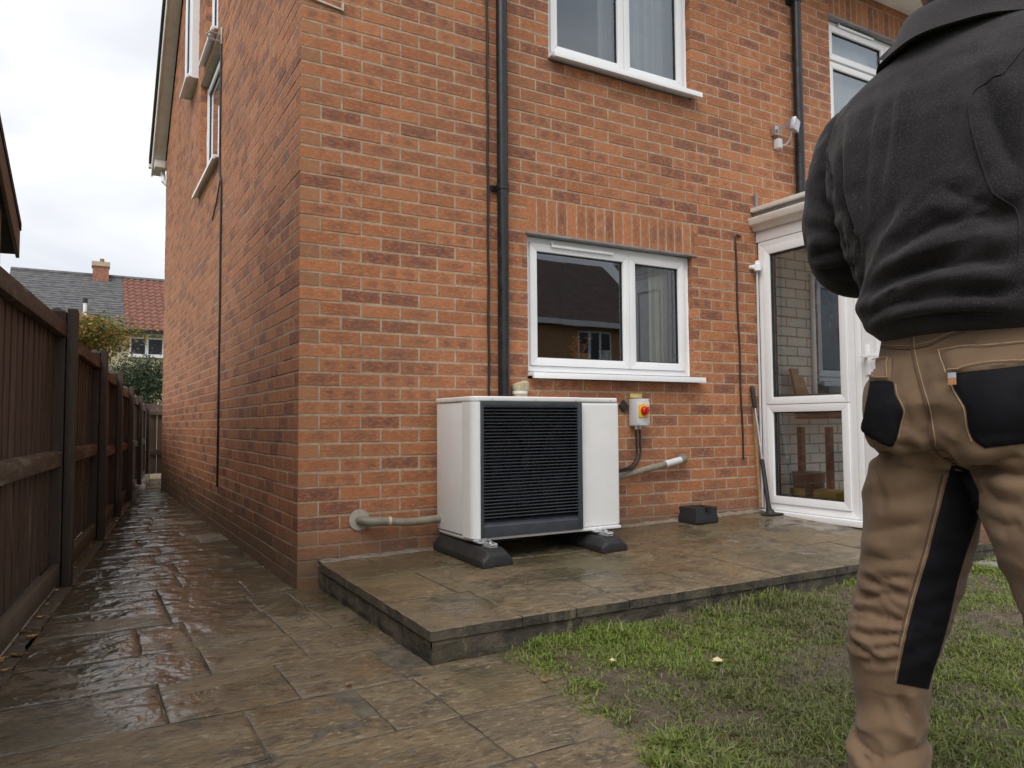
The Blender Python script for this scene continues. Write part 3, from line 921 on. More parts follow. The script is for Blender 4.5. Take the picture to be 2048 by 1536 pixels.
uwin = window(UW, TF, [(0, .53, 0, 1), (.53, 1, 0, 1)], label='upper window with net curtain behind the right light')
rwin = window(RW, TF, [(0, .49, 0, .66), (.49, 1, 0, .66), (0, .49, .68, 1), (.49, 1, .68, 1)], label='upper window with small top lights beside the far downpipe', vents=[(.08, .38, 1.0)])
swin1 = window(SW1, TS, [(0, 1, 0, 1)], label='side window on the passage wall with a deep sill', rec=.07, so=.06)
swin2 = window(SW2, TS, [(0, 1, 0, 1)], label='upper side window under the verge', rec=.06, so=.055)
# the third side window stands proud of the wall in a shallow white box
swin3 = window(SW3, TS, [(0, 1, 0, 1)], rec=-.06, so=.115, label='narrow white side window standing proud of the wall')
b = MB(); a0, a1, z0, z1 = SW3
for q in ((a0-.02, a0-.002, z0, z1), (a1+.002, a1+.02, z0, z1)): b.box(-.066, .0, q[0], q[1], q[2], q[3])
b.build('box_cheek', MAT['white_upvc'], swin3)
# strip of damp-proof lintel over the window heads
for wn, (a, b_, z) in ((gwin, (GW[0]-.012, GW[1]+.04, GW[3])), (rwin, (RW[0]-.01, RW[1]+.02, RW[3]))):
    b = MB(); b.box(a, b_, -.013, .046, z-.011, z+.0035); b.build('lintel_edge', MAT['lead'], wn, bevel=.002)

# rooms, curtains and ornaments seen through the panes
rm = MB()
def room(x0, x1, y0, y1, z0, z1):
    rm.quad((x0, y1, z0), (x1, y1, z0), (x1, y1, z1), (x0, y1, z1)); rm.quad((x0, y0, z0), (x0, y1, z0), (x0, y1, z1), (x0, y0, z1))
    rm.quad((x1, y0, z0), (x1, y1, z0), (x1, y1, z1), (x1, y0, z1)); rm.quad((x0, y0, z0), (x1, y0, z0), (x1, y1, z0), (x0, y1, z0)); rm.quad((x0, y0, z1), (x1, y0, z1), (x1, y1, z1), (x0, y1, z1))
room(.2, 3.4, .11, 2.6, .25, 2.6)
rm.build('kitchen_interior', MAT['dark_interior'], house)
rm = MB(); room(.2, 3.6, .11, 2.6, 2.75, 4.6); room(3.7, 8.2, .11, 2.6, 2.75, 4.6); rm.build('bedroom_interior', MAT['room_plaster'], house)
rm = MB(); rm.quad((.32, 2.62, 2.8), (.32, 4.4, 2.8), (.32, 4.4, 4.2), (.32, 2.62, 4.2)); rm.quad((.32, 2.62, 4.25), (.32, 5.4, 4.25), (.32, 5.4, 6.2), (.32, 2.62, 6.2)); rm.build('blind', MAT['net_curtain'], house)
def curtain(x0, x1, y, z0, z1, amp, nf, mat, name, label, cat):
    mb = MB(); n = 90
    for i in range(n+1):
        t = i/n; x = x0+(x1-x0)*t
        ph = nf*2*math.pi*(t+.03*math.sin(t*9))
        for z in (z0, z1): mb.v.append((x, y+amp*math.sin(ph)+amp*.4*math.sin(ph*2.3+1), z))
    mb.f = [(2*i, 2*i+2, 2*i+3, 2*i+1) for i in range(n)]; mb.mi = [0]*n
    return tag(mb.build(name, MAT[mat], None, smooth=True), label, cat)
curtain(2.52, 2.74, .20, 1.0, 2.15, .018, 4, 'curtain_cream', 'curtain', 'cream curtain drawn to the right inside the ground floor window', 'curtain')
curtain(2.10, 2.80, .20, 3.0, 4.35, .016, 7, 'net_curtain', 'net_curtain', 'pale net curtain behind the right light of the upper window', 'curtain')
rm = MB(); rm.quad((4.25, .16, 3.1), (6.0, .16, 3.1), (6.0, .16, 4.25), (4.25, .16, 4.25)); tag(rm.build('roller_blind', MAT['net_curtain']), 'pale blind drawn behind the window above the porch', 'blind')
b = MB(); b.box(1.40, 2.735, .125, .34, 1.13, 1.165); b.build('window_board', MAT['white_upvc'], gwin)
def pot(name, x, y, z, prof, mat, label, cat, extra=None):
    mb = MB(); mb.lathe((x, y, z), (0, 0, 1), prof, 16)
    e = empty(name, (x, y, z), label, cat)
    mb.build('body', MAT[mat], e, smooth=True)
    if extra: extra(e)
    return e
def blooms(cols):
    def fn(e):
        for k in range(9):
            x, y, z = e.location
            mb = MB(); cx, cy, cz = x+random.uniform(-.07, .07), y+random.uniform(-.03, .03), z+.20+random.uniform(-.05, .05)
            mb.tube([(x, y, z+.12), (cx, cy, cz)], .004, 5)
            for q in range(7):
                a = q*.9; mb.quad((cx, cy, cz), (cx+.03*math.cos(a), cy+.03*math.sin(a), cz+.012), (cx+.035*math.cos(a+.5), cy+.035*math.sin(a+.5), cz+.02), (cx+.02*math.cos(a+.8), cy+.02*math.sin(a+.8), cz+.02))
            mb.build('bloom', MAT[cols], e)
    return fn
pot('flower_pot', 1.93, .23, 1.166, [(0, .05), (.02, .062), (.12, .075), (.14, .07), (.141, .05)], 'ornament_orange', 'orange pot of flowers on the inner sill of the ground floor window', 'flower pot', blooms('ornament_orange'))
pot('white_jug', 2.14, .23, 1.166, [(0, .04), (.03, .055), (.11, .05), (.15, .035), (.17, .042), (.171, .03)], 'ornament_white', 'white jug on the inner sill beside the orange flower pot', 'jug')

# corbel stub with moss at the corner, lead tack
b = MB(); b.prism([(.0, -.014, 3.115), (.225, -.014, 3.088), (.225, -.014, 3.098), (.0, -.014, 3.125)], (0, .02, 0)); b.box(.213, .222, -.02, .0, 3.085, 3.13)
b.build('flashing_strip', MAT['pale_stone'], house)
# ------------------------------------------------------------------ heat pump
pump = empty('heat_pump', (1.22, -.28, .25), 'white air source heat pump with dark grey louvred grille on the patio', 'heat pump')
PX_0, PX_S, PX_1, PYB, PYF, PYR, PZ0, PZ1 = .745, 1.418, 1.70, -.06, -.51, -.478, .268, .955
mb = MB(); mb.box(PX_0+.004, PX_0+.03, -.386, PYB, PZ0, PZ1); mb.build('side_panel', MAT['casing_white'], pump, bevel=.006)
mb = MB(); R_ = .04
pts = [(PX_0, -.389)]
for i in range(7):
    a = math.pi+(math.pi/2)*i/6
    pts.append((PX_0+R_+R_*math.cos(a), PYF+R_+R_*math.sin(a)))
pts += [(PX_0+R_+.003, PYF), (PX_0+R_+.003, PYF+.03), (PX_0+.03, -.389)]
mb.prism([(x, y, PZ0-.006) for x, y in pts], (0, 0, PZ1-PZ0+.006)); mb.build('corner_panel', MAT['casing_white'], pump, smooth=True)
mb = MB(); mb.box(PX_S+.003, PX_1, PYR, PYB, PZ0-.004, PZ1); mb.build('service_panel', MAT['casing_white'], pump, bevel=.014, seg=3)
mb = MB(); mb.box(PX_0+.03, PX_S+.004, -.44, PYB, PZ0, PZ1); mb.build('inner_box', MAT['fin_black'], pump)
mb = MB()
lid = [(PX_0-.001, PYB+.002)]
for i in range(7):
    a = math.pi+(math.pi/2)*i/6; lid.append((PX_0+.05+.051*math.cos(a), PYF+.05+.051*math.sin(a)))
lid += [(PX_S-.006, PYF-.001), (PX_S+.006, PYR-.001), (PX_1-.015, PYR-.001), (PX_1+.001, PYR+.016), (PX_1+.001, PYB+.002)]
mb.prism([(x, y, PZ1+.0015) for x, y in lid], (0, 0, .027)); lid_o = mb.build('lid', MAT['casing_white'], pump, bevel=.008, seg=3)
for q in [(PX_0-.0015, -.12), (PX_0-.0015, -.34), (.86, PYF-.0015), (1.12, PYF-.0015), (1.38, PYF-.0015), (1.64, PYR-.0015)]:
    mb = MB(); side = q[0] < PX_0
    mb.lathe((q[0], q[1], PZ1+.012), (-1, 0, 0) if side else (0, -1, 0), [(-.002, .0035), (.0012, .0035), (.0016, .002)], 8); mb.build('screw', MAT['galvanised'], lid_o)
mb = MB(); mb.box(PX_0+.012, PX_1-.008, PYF+.014, PYB-.01, PZ0-.02, PZ0-.0045); mb.box(PX_0+.02, PX_0+.06, -.40, -.1, PZ0-.028, PZ0-.02); mb.build('base_pan', MAT['casing_white'], pump, bevel=.004)
# grille
GX0, GX1 = PX_0+R_+.0035, PX_S
mb = MB()
mb.box(GX0, GX0+.018, PYF-.004, PYF+.05, PZ0-.004, PZ1); mb.box(GX1-.030, GX1, PYF-.004, PYF+.05, PZ0-.004, PZ1)
mb.box(GX0+.0185, GX1-.0305, PYF-.004, PYF+.05, PZ1-.024, PZ1)
mb.prism([(GX0+.0185, PYF-.004, PZ0-.004), (GX0+.0185, PYF-.004, PZ0+.052), (GX0+.0185, PYF+.03, PZ0+.082), (GX0+.0185, PYF+.05, PZ0+.082), (GX0+.0185, PYF+.05, PZ0-.004)], (GX1-GX0-.049, 0, 0))
gr = mb.build('grille', MAT['grille_grey'], pump, bevel=.0025)
ns = 34
z_a, z_b = PZ0+.092, PZ1-.03
for i in range(ns):
    z = z_a+(z_b-z_a)*i/(ns-1)
    mb = MB(); x0, x1 = GX0+.006, GX1-.012
    mb.prism([(x0, PYF-.003, z+.0006), (x0, PYF-.0045, z+.0035), (x0, PYF-.002, z+.0058), (x0, PYF+.026, z+.0085), (x0, PYF+.026, z+.0062)], (x1-x0, 0, 0))
    mb.build('slat', MAT['slat_grey'], gr)
for x in (GX0+.15, GX0+.32, GX0+.47):
    mb = MB(); mb.box(x, x+.004, PYF+.027, PYF+.034, PZ0+.08, PZ1-.025); mb.build('slat_stay', MAT['fin_black'], gr)
fan = MB(); fc = Vector(((GX0+GX1)/2, PYF+.052, (z_a+z_b)/2))
fan.lathe(fc, (0, 1, 0), [(-.015, .03), (-.012, .05), (.012, .05)], 20)
for k in range(5):
    a = k*2*math.pi/5+.3
    for s0, s1 in ((0, 1),):
        pl = []
        for t in range(6):
            r_ = .045+.2*t/5; da = .35*t/5
            pl.append((r_, a+da-.30-.15*t/5, a+da+.30+.05*t/5))
        vs = []
        for r_, aa, ab in pl:
            vs.append((fc.x+r_*math.cos(aa), fc.y+.012, fc.z+r_*math.sin(aa))); vs.append((fc.x+r_*math.cos(ab), fc.y-.012, fc.z+r_*math.sin(ab)))
        fan.add(vs, [(2*i, 2*i+2, 2*i+3, 2*i+1) for i in range(5)])
fan.build('fan', MAT['grille_grey'], pump)
for xr in (.815, 1.535):
    mb = MB()
    mb.box(xr-.02, xr+.02, -.60, -.10, .237, .241); mb.box(xr-.02, xr-.016, -.60, -.10, .241, .2475); mb.box(xr+.016, xr+.02, -.60, -.10, .241, .2475)
    mb.prism([(xr-.019, -.59, .2415), (xr-.019, -.50, .2415), (xr-.019, -.50, .262)], (.003, 0, 0)); mb.prism([(xr+.016, -.59, .2415), (xr+.016, -.50, .2415), (xr+.016, -.50, .262)], (.003, 0, 0))
    mb.box(xr-.045, xr-.021, -.53, -.46, .2415, .2465); mb.lathe((xr, -.56, .241), (0, 0, 1), [(0, .009), (.006, .009), (.0061, .005), (.012, .005)], 8)
    mb.build('mounting_rail', MAT['alu_rail'], pump, bevel=.001)

def rubber_foot(x, y0, y1, zb_fn, zt, label, hw=.088, group=None):
    ym = (y0+y1)/2
    e = empty('rubber_support', (x, ym, zb_fn(x, ym)), label, 'rubber support', group)
    mb = MB(); H = zt-zb_fn(x, ym)
    prof = [(-hw, 0), (-hw, .032), (-hw*.58, H), (hw*.58, H), (hw, .032), (hw, 0)]
    ysec = [(y0, .90, .62), (y0+.012, 1, .8), (y0+.05, 1, 1), (y1-.05, 1, 1), (y1-.012, 1, .8), (y1, .90, .62)]
    rings = []
    for (yy, sx, sh) in ysec:
        zb = zb_fn(x, yy)
        rings.append([(x+px*sx, yy, (zb if pz == 0 else zb+.004+(pz-.004)*(sh if pz > .04 else 1)) if True else 0) for px, pz in prof])
    n = len(prof)
    vs = [p for r in rings for p in r]
    fs = [(i*n+k, i*n+(k+1) % n, (i+1)*n+(k+1) % n, (i+1)*n+k) for i in range(len(rings)-1) for k in range(n)]
    fs += [tuple(range(n)), tuple(range((len(rings)-1)*n, len(rings)*n))]
    mb.add(vs, fs); mb.build('body', MAT['black_rubber'], e, bevel=.005)
    mb = MB()
    mb.box(x-.021, x+.021, y0+.05, y1-.03, zt-.004, zt+.0015); mb.box(x-.021, x-.017, y0+.05, y1-.03, zt+.0015, zt+.006); mb.box(x+.017, x+.021, y0+.05, y1-.03, zt+.0015, zt+.006)
    mb.build('channel', MAT['alu_rail'], e)
    return e
rubber_foot(.815, -.645, -.045, patio_z, .231, 'long black rubber support under the grille end of the heat pump', group='rubber supports')
rubber_foot(1.535, -.645, -.045, patio_z, .231, 'long black rubber support under the plain panel end of the heat pump', group='rubber supports')
# a spare short foot by the wall, upside open
sx, sy = 2.60, -.16; sz = patio_z(sx, sy)
e = empty('rubber_block', (sx, sy, sz), 'short black rubber block standing alone against the wall below the pipe', 'rubber block')
mb = MB(); h = .105
o = [(-.10, -.085), (.10, -.085), (.10, .085), (-.10, .085)]
def rg(s, z): return [(sx+px*s, sy+py*s, sz+z) for px, py in o]
rings = [rg(1.0, .002), rg(1.0, .035), rg(.93, .06), rg(.96, h), rg(.72, h), rg(.70, .05)]
vs = [p for r in rings for p in r]; fs = [(i*4+k, i*4+(k+1) % 4, (i+1)*4+(k+1) % 4, (i+1)*4+k) for i in range(5) for k in range(4)]+[(3, 2, 1, 0), (20, 21, 22, 23)]
mb.add(vs, fs); mb.build('body', MAT['black_rubber'], e, bevel=.005)
mb = MB(); mb.box(sx-.012, sx+.022, sy-.098, sy-.06, sz+h-.022, sz+h+.001); mb.build('notch_lip', MAT['fin_black'], e)

# ------------------------------------------------------------------ isolator switch
iso = empty('isolator_switch', (2.20, -.04, .82), 'grey electrical isolator box with red rotary knob on yellow plate', 'switch box')
mb = MB(); mb.box(2.148, 2.256, -.088, -.013, .822, .998); bx_ = mb.build('enclosure', MAT['box_grey'], iso, bevel=.006)
mb = MB(); mb.box(2.150, 2.254, -.0945, -.0885, .824, .996); mb.build('cover', MAT['box_grey'], iso, bevel=.002)
for px_, pz_ in ((2.158, .832), (2.246, .832), (2.158, .988), (2.246, .988)):
    mb = MB(); mb.lathe((px_, -.094, pz_), (0, -1, 0), [(0, .0035), (.0015, .0035), (.0016, .001)], 8); mb.build('screw', MAT['fin_black'], iso)
mb = MB(); mb.box(2.160, 2.240, -.101, -.0948, .876, .958); mb.lathe((2.202, -.0948, .955), (0, -1, 0), [(0, .012), (.006, .012)], 12); mb.build('yellow_plate', MAT['switch_yellow'], iso, bevel=.001)
mb = MB(); mb.lathe((2.203, -.101, .919), (0, -1, 0), [(0, .029), (.006, .029), (.0065, .025), (.024, .024), (.028, .020), (.0282, .001)], 24)
kn = mb.build('red_knob', MAT['switch_red'], iso, smooth=True)
mb = MB(); mb.prism([(2.203-.007, -.130, .919-.024), (2.203+.007, -.130, .919-.024), (2.203+.009, -.130, .919+.024), (2.203-.009, -.130, .919+.024)], (0, -.012, 0)); mb.build('grip', MAT['switch_red'], kn, bevel=.003)
for px_ in (2.176, 2.206):
    mb = MB(); mb.lathe((px_, -.05, .822), (0, 0, -1), [(0, .012), (.012, .012), (.0125, .0095), (.024, .009)], 10); mb.build('gland', MAT['box_grey'], iso, smooth=True)
mb = MB(); mb.box(2.196, 2.21, -.0953, -.0946, .85, .868); mb.build('printed_label', MAT['alu_rail'], iso)
for i, (dx, sag) in enumerate(((0, 0), (.03, -.012))):
    mb = MB(); pts = []
    P = [Vector((2.176+dx, -.05, .80)), Vector((2.178+dx, -.05, .70)), Vector((2.17+dx, -.055, .62)), Vector((2.10+dx*.6, -.085, .565+sag)), Vector((1.98, -.12, .545+sag)), Vector((1.70, -.16, .53+sag))]
    for k in range(len(P)-1):
        p0 = P[max(0, k-1)]; p1 = P[k]; p2 = P[k+1]; p3 = P[min(len(P)-1, k+2)]
        for t in range(6):
            t /= 6; pts.append(.5*((2*p1)+(p2-p0)*t+(2*p0-5*p1+4*p2-p3)*t*t+(3*p1-p0-3*p2+p3)*t**3))
    pts.append(P[-1]); mb.tube(pts, .0075, 8)
    tag(mb.build('power_cable', MAT['black_cable'], None, smooth=True), ['black power cable from the left gland of the isolator to the heat pump', 'black power cable from the right gland of the isolator to the heat pump'][i], 'cable', 'isolator cables')
mb = MB(); mb.box(2.162, 2.262, -.011, -.007, 1.006, 1.034); tag(mb.build('yellow_sticker', MAT['label_yellow']), 'small yellow label stuck on the bricks just above the isolator box', 'label')
mb = MB(); c = Vector((2.105, -.008, .952)); mb.prism([c+Vector((-.038, 0, 0)), c+Vector((0, 0, -.042)), c+Vector((.038, 0, 0)), c+Vector((0, 0, .042))], (0, -.012, 0)); tag(mb.build('pipe_grommet', MAT['black_rubber'], bevel=.003), 'black diamond shaped rubber plate between heat pump and isolator box', 'plate')

# ------------------------------------------------------------------ pipes on the wall
pl = empty('drain_pipe', (.32, -.03, .33), 'grey brown lagged pipe leaving a wall flange low on the left of the heat pump', 'pipe', 'heat pump pipes')
mb = MB(); mb.lathe((.322, -.006, .336), (0, -1, 0), [(0, .056), (.006, .056), (.007, .05), (.0075, .02)], 26); mb.build('flange', MAT['plaster_patch'], pl, smooth=True)
mb = MB(); mb.tube([(.322, -.0, .336), (.323, -.022, .336), (.330, -.040, .334), (.352, -.055, .331), (.40, -.06, .328), (.47, -.064, .324), (.52, -.068, .317), (.60, -.075, .314), (.68, -.085, .318), (.80, -.10, .326)], [.024, .024, .025, .025, .0245, .0235, .022, .022, .023, .023], 12)
mb.build('lagging', MAT['pipe_lagging'], pl, smooth=True)
mb = MB(); mb.tube([(.463, -.0638, .3245), (.477, -.0645, .3235)], .0262, 12); mb.build('tape_band', MAT['clay_pipe'], pl, smooth=True)
pr = empty('flow_pipe', (2.58, -.03, .59), 'grey lagged pipe rising to a wall elbow on the right of the heat pump', 'pipe', 'heat pump pipes')
mb = MB(); mb.tube([(2.60, .0, .598), (2.598, -.03, .598), (2.585, -.048, .594), (2.55, -.055, .588)], [.030, .030, .029, .026], 12); mb.build('elbow', MAT['pipe_lagging'], pr, smooth=True)
mb = MB(); mb.tube([(2.55, -.055, .588), (2.41, -.058, .563)], .0235, 12); mb.build('white_band', MAT['box_grey'], pr, smooth=True)
mb = MB(); mb.tube([(2.41, -.058, .563), (2.2, -.064, .528), (2.0, -.07, .497), (1.8, -.1, .47), (1.69, -.12, .455)], .0225, 12); mb.build('lagging', MAT['pipe_lagging'], pr, smooth=True)

def downpipe(x, z0, z1, label, clips, r=.034, shoe=False):
    e = empty('downpipe', (x, -.06, z0), label, 'downpipe', 'black downpipes')
    mb = MB(); mb.tube([(x, -.052, z0), (x, -.052, z1)], r, 20); mb.build('pipe', MAT['black_plastic'], e, smooth=True)
    for z in clips:
        mb = MB(); mb.tube([(x, -.052, z-.018), (x, -.052, z-.016), (x, -.052, z+.016), (x, -.052, z+.018)], [r+.001, r+.005, r+.005, r+.001], 20); mb.box(x-.062, x+.062, -.02, -.006, z-.016, z+.016); mb.box(x-.008, x+.008, -.045, -.006, z-.012, z+.012); mb.build('clip', MAT['black_plastic'], e, smooth=True)
    return e
downpipe(1.185, .62, 4.55, 'black round downpipe left of the ground floor window running behind the heat pump', [2.25, 4.3])
dp2 = downpipe(3.845, 2.50, 4.55, 'black round downpipe above the porch roof beside the floodlight', [4.15], r=.036)
mb = MB(); mb.tube([(3.845, -.052, 2.47), (3.845, -.052, 2.53)], .041, 16); mb.build('white_socket', MAT['white_upvc'], dp2, smooth=True)
mb = MB(); mb.tube([(1.105+.002*math.sin(i*1.3), -.016, .6+4.0*i/40) for i in range(41)], .0075, 8)
tag(mb.build('wall_cable', MAT['black_cable'], None, smooth=True), 'thin black cable running straight down the wall just left of the downpipe', 'cable')
P = [(3.215, -.012, 2.205), (3.185, -.012, 2.212), (3.168, -.012, 2.205), (3.163, -.012, 2.18)]+[(3.163+.0035*math.sin(i*.9)+.0018*i, -.012, 2.15-1.58*i/18) for i in range(19)]
mb = MB(); mb.tube(P, .0065, 7); tag(mb.build('hooked_cable', MAT['black_cable'], None, smooth=True), 'loose black cable with hooked top between ground floor window and porch', 'cable')
cp = empty('pipe_stub', (1.28, -.06, .98), 'short tan clay pipe stub just right of the downpipe above the heat pump', 'pipe stub')
mb = MB(); mb.tube([(1.295, -.052, .93), (1.295, -.052, 1.035), (1.297, -.052, 1.045), (1.297, -.052, 1.075), (1.295, -.05, 1.085)], [.046, .046, .054, .055, .045], 14); mb.build('clay', MAT['clay_pipe'], cp, smooth=True)
mb = MB(); mb.tube([(1.295, -.052, 1.018), (1.295, -.052, 1.034)], .0475, 14); mb.build('white_band', MAT['ornament_white'], cp, smooth=True)
# long cable on the passage wall with its clips
P = [(-.012, 2.60, 4.12), (-.012, 2.603, 3.6), (-.012, 2.60, 3.1), (-.012, 2.598, 2.98), (-.013, 2.575, 2.90), (-.013, 2.50, 2.83), (-.012, 2.495, 2.7)]+[(-.012, 2.497+.004*math.sin(i), 2.6-2.25*i/14) for i in range(15)]
mb = MB(); mb.tube(P, .0085, 7); sc_ = tag(mb.build('passage_cable', MAT['black_cable'], None, smooth=True), 'long black cable down the side wall facing the fence passage', 'cable')
mb = MB(); mb.tube([(-.013, 2.545, 2.865), (-.014, 2.75, 2.70), (-.013, 2.95, 2.62)], .006, 6); tag(mb.build('branch_cable', MAT['black_cable'], None, smooth=True), 'short black cable branching under the sill of the side window', 'cable')
br = empty('aerial_bracket', (-.03, 2.60, 4.1), 'small metal bracket on the side wall at the head of the long cable', 'bracket')
mb = MB(); mb.box(-.018, -.006, 2.575, 2.605, 4.02, 4.16); mb.build('plate', MAT['galvanised'], br, bevel=.002)
mb = MB(); mb.tube([(-.012, 2.59, 4.1), (-.10, 2.60, 4.11), (-.12, 2.62, 4.10), (-.10, 2.64, 4.07), (-.02, 2.62, 4.06)], .007, 6); mb.build('arm', MAT['galvanised'], br, smooth=True)

# ------------------------------------------------------------------ floodlight
fl_ = empty('floodlight', (3.62, -.03, 3.0), 'silver floodlight on a swivel arm with small motion sensor below', 'floodlight')
mb = MB(); mb.box(3.575, 3.615, -.05, -.007, 3.03, 3.10); mb.build('wall_bracket', MAT['galvanised'], fl_, bevel=.005)
mb = MB(); mb.tube([(3.60, -.05, 3.065), (3.61, -.085, 3.075), (3.62, -.11, 3.085)], [.017, .014, .02], 10); mb.build('swivel', MAT['galvanised'], fl_, smooth=True)
mb = MB(); d_ = Vector((.38, -.86, -.20)).normalized(); s_ = Vector((.92, .40, 0)).normalized(); u_ = d_.cross(s_); c0 = Vector((3.62, -.11, 3.088))
def rect(c, a, b): return [c+s_*(-a)+u_*(-b), c+s_*a+u_*(-b), c+s_*a+u_*b, c+s_*(-a)+u_*b]
rs_ = [rect(c0, .022, .02), rect(c0+d_*.055, .058, .043), rect(c0+d_*.085, .060, .045), rect(c0+d_*.09, .055, .041)]
vs = [p for r in rs_ for p in r]; mb.add(vs, [(i*4+k, i*4+(k+1) % 4, (i+1)*4+(k+1) % 4, (i+1)*4+k) for i in range(3) for k in range(4)]+[(3, 2, 1, 0)]); mb.build('lamp_housing', MAT['galvanised'], fl_, bevel=.003)
mb = MB(); mb.quad(*rect(c0+d_*.0885, .054, .040)); mb.build('lens', MAT['alu_rail'], fl_)
mb = MB(); mb.box(3.60, 3.645, -.06, -.008, 2.93, 3.005); mb.build('sensor', MAT['box_grey'], fl_, bevel=.008)
mb = MB(); mb.tube([(3.645, -.04, 2.955), (3.665, -.07, 2.96), (3.675, -.09, 2.98), (3.665, -.12, 3.01), (3.655, -.13, 3.045)], .006, 6); mb.build('lead_wire', MAT['box_grey'], fl_, smooth=True)

# ------------------------------------------------------------------ long handled scraper leaning in the corner
sp = empty('long_handled_scraper', (3.26, -.17, .2), 'black and silver long handled scraper leaning in the corner by the porch', 'tool')
a = Vector((3.283, -.026, 1.105)); b_ = Vector((3.262, -.175, .215))
L_ = lambda t: a+(b_-a)*t
mb = MB(); mb.tube([L_(0), L_(.012), L_(.03), L_(.17), L_(.185)], [.010, .0165, .0175, .0165, .012], 12); mb.build('grip', MAT['black_rubber'], sp, smooth=True)
mb = MB(); mb.tube([L_(.18), L_(.60)], .0085, 10); mb.build('shaft', MAT['galvanised'], sp, smooth=True)
mb = MB(); mb.tube([L_(.595), L_(.61), L_(.95), L_(1.0)], [.010, .0155, .0165, .022], 12); mb.build('lower_shaft', MAT['black_rubber'], sp, smooth=True)
fz = patio_z(3.26, -.18)+.002
mb = MB(); mb.prism([(3.16, -.20, fz), (3.20, -.245, fz), (3.33, -.245, fz), (3.37, -.20, fz), (3.33, -.15, fz), (3.20, -.15, fz)], (0, 0, .008)); mb.lathe((3.262, -.185, fz+.008), (0, 0, 1), [(0, .04), (.018, .025), (.03, .018)], 12); mb.build('blade', MAT['black_rubber'], sp, bevel=.003)
wh = MB(); wh.tube([(3.305, -.018, .93), (3.29, -.06, .45), (3.287, -.075, .225)], .012, 10); tag(wh.build('wooden_pole', MAT['handle_wood'], None, smooth=True), 'thin brown wooden pole standing behind the long handled scraper', 'pole')
# ------------------------------------------------------------------ porch
porch = empty('glazed_porch', (4.2, -.7, .17), 'white framed glazed porch with flat roof on the right end of the house front', 'porch')
PXP = 3.39
TP = lambda a, d, z: (PXP+d, -a, z)
PF = 1.44
pz = .205
mb = MB(); ring(mb, .02, .80, pz, 2.175, .052, 0, .075); sf = tm(mb, TP).build('side_frame', MAT['white_upvc'], porch, bevel=.004)
for (z0, z1) in ((pz+.05, .965), (.965, 2.125)):
    s_ = MB(); ring(s_, .073, .747, z0+.002, z1-.002, .052, -.012, .06); tm(s_, TP).build('sash', MAT['white_upvc'], sf, bevel=.004)
    k_ = MB(); ring(k_, .126, .694, z0+.055, z1-.055, .008, .004, .05); tm(k_, TP).build('gasket', MAT['black_rubber'], sf)
    p_ = MB(); p_.quad((.125, .014, z0+.054), (.695, .014, z0+.054), (.695, .014, z1-.054), (.125, .014, z1-.054)); tm(p_, TP).build('pane', MAT['window_glass'], sf)
mb = MB(); ring(mb, .803, PF-.06, pz, 2.175, .045, -.004, .075); df = tm(mb, TP).build('door_frame', MAT['white_upvc'], porch, bevel=.004)
mb = MB(); mb.box(.851, PF-.108, -.006, .06, pz+.05, 2.128); dr = tm(mb, TP).build('door', MAT['white_upvc'], porch, bevel=.006)
for z0, z1 in ((pz+.16, .95), (1.05, 2.02)):
    mb = MB(); ring(mb, .95, PF-.19, z0, z1, .02, -.012, -.0065); tm(mb, TP).build('door_moulding', MAT['white_upvc'], dr, bevel=.003)
mb = MB(); mb.box(.875, .905, -.012, -.0065, 1.13, 1.33); mb.box(.880, .899, -.055, -.0125, 1.245, 1.262); mb.box(.880, 1.0, -.062, -.05, 1.243, 1.264); tm(mb, TP).build('door_handle', MAT['white_upvc'], dr, bevel=.003)
mb = MB(); mb.box(-.004, PF, -.055, .09, pz-.042, pz-.002); tm(mb, TP).build('threshold', MAT['white_upvc'], porch, bevel=.004)
mb = MB(); mb.box(PXP-.002, 5.2, -PF, -PF+.075, 2.18, 2.24); mb.box(PXP+.0, PXP+.07, -PF, -PF+.07, pz, 2.18)
mb.build('corner_post', MAT['white_upvc'], porch, bevel=.004)
# head, cornice, flat roof
mb = MB(); mb.box(PXP-.004, PXP+.08, -PF, -.004, 2.178, 2.255); mb.build('head', MAT['white_upvc'], porch, bevel=.003)
prof = [(.0, 2.256), (-.035, 2.262), (-.045, 2.285), (-.075, 2.30), (-.085, 2.335), (-.085, 2.352), (.0, 2.352)]
mb = MB(); mb.prism([(PXP+d, -.004, z) for d, z in prof], (0, -PF-.06, 0)); mb.build('cornice', MAT['aged_upvc'], porch, bevel=.002)
mb = MB(); mb.box(PXP-.03, 5.3, -PF-.05, -.006, 2.353, 2.40); mb.build('roof_upstand', MAT['lead'], porch)
mb = MB(); mb.prism([(PXP-.06, -.007, 2.401), (PXP-.06, -.007, 2.43), (PXP+.1, -.007, 2.46), (5.3, -.007, 2.46), (5.3, -.007, 2.401)], (0, -PF-.06, 0)); mb.build('roof', MAT['aged_upvc'], porch, bevel=.003)
mb = MB(); mb.box(PXP-.018, PXP+.0, -.03, -.0075, 2.43, 2.545); mb.build('lead_soaker', MAT['lead'], porch, bevel=.003)
mb = MB(); mb.box(3.36, 3.44, -.012, -.0075, 2.30, 2.40); mb.build('mortar_flaunching', MAT['plaster_patch'], porch, bevel=.003)
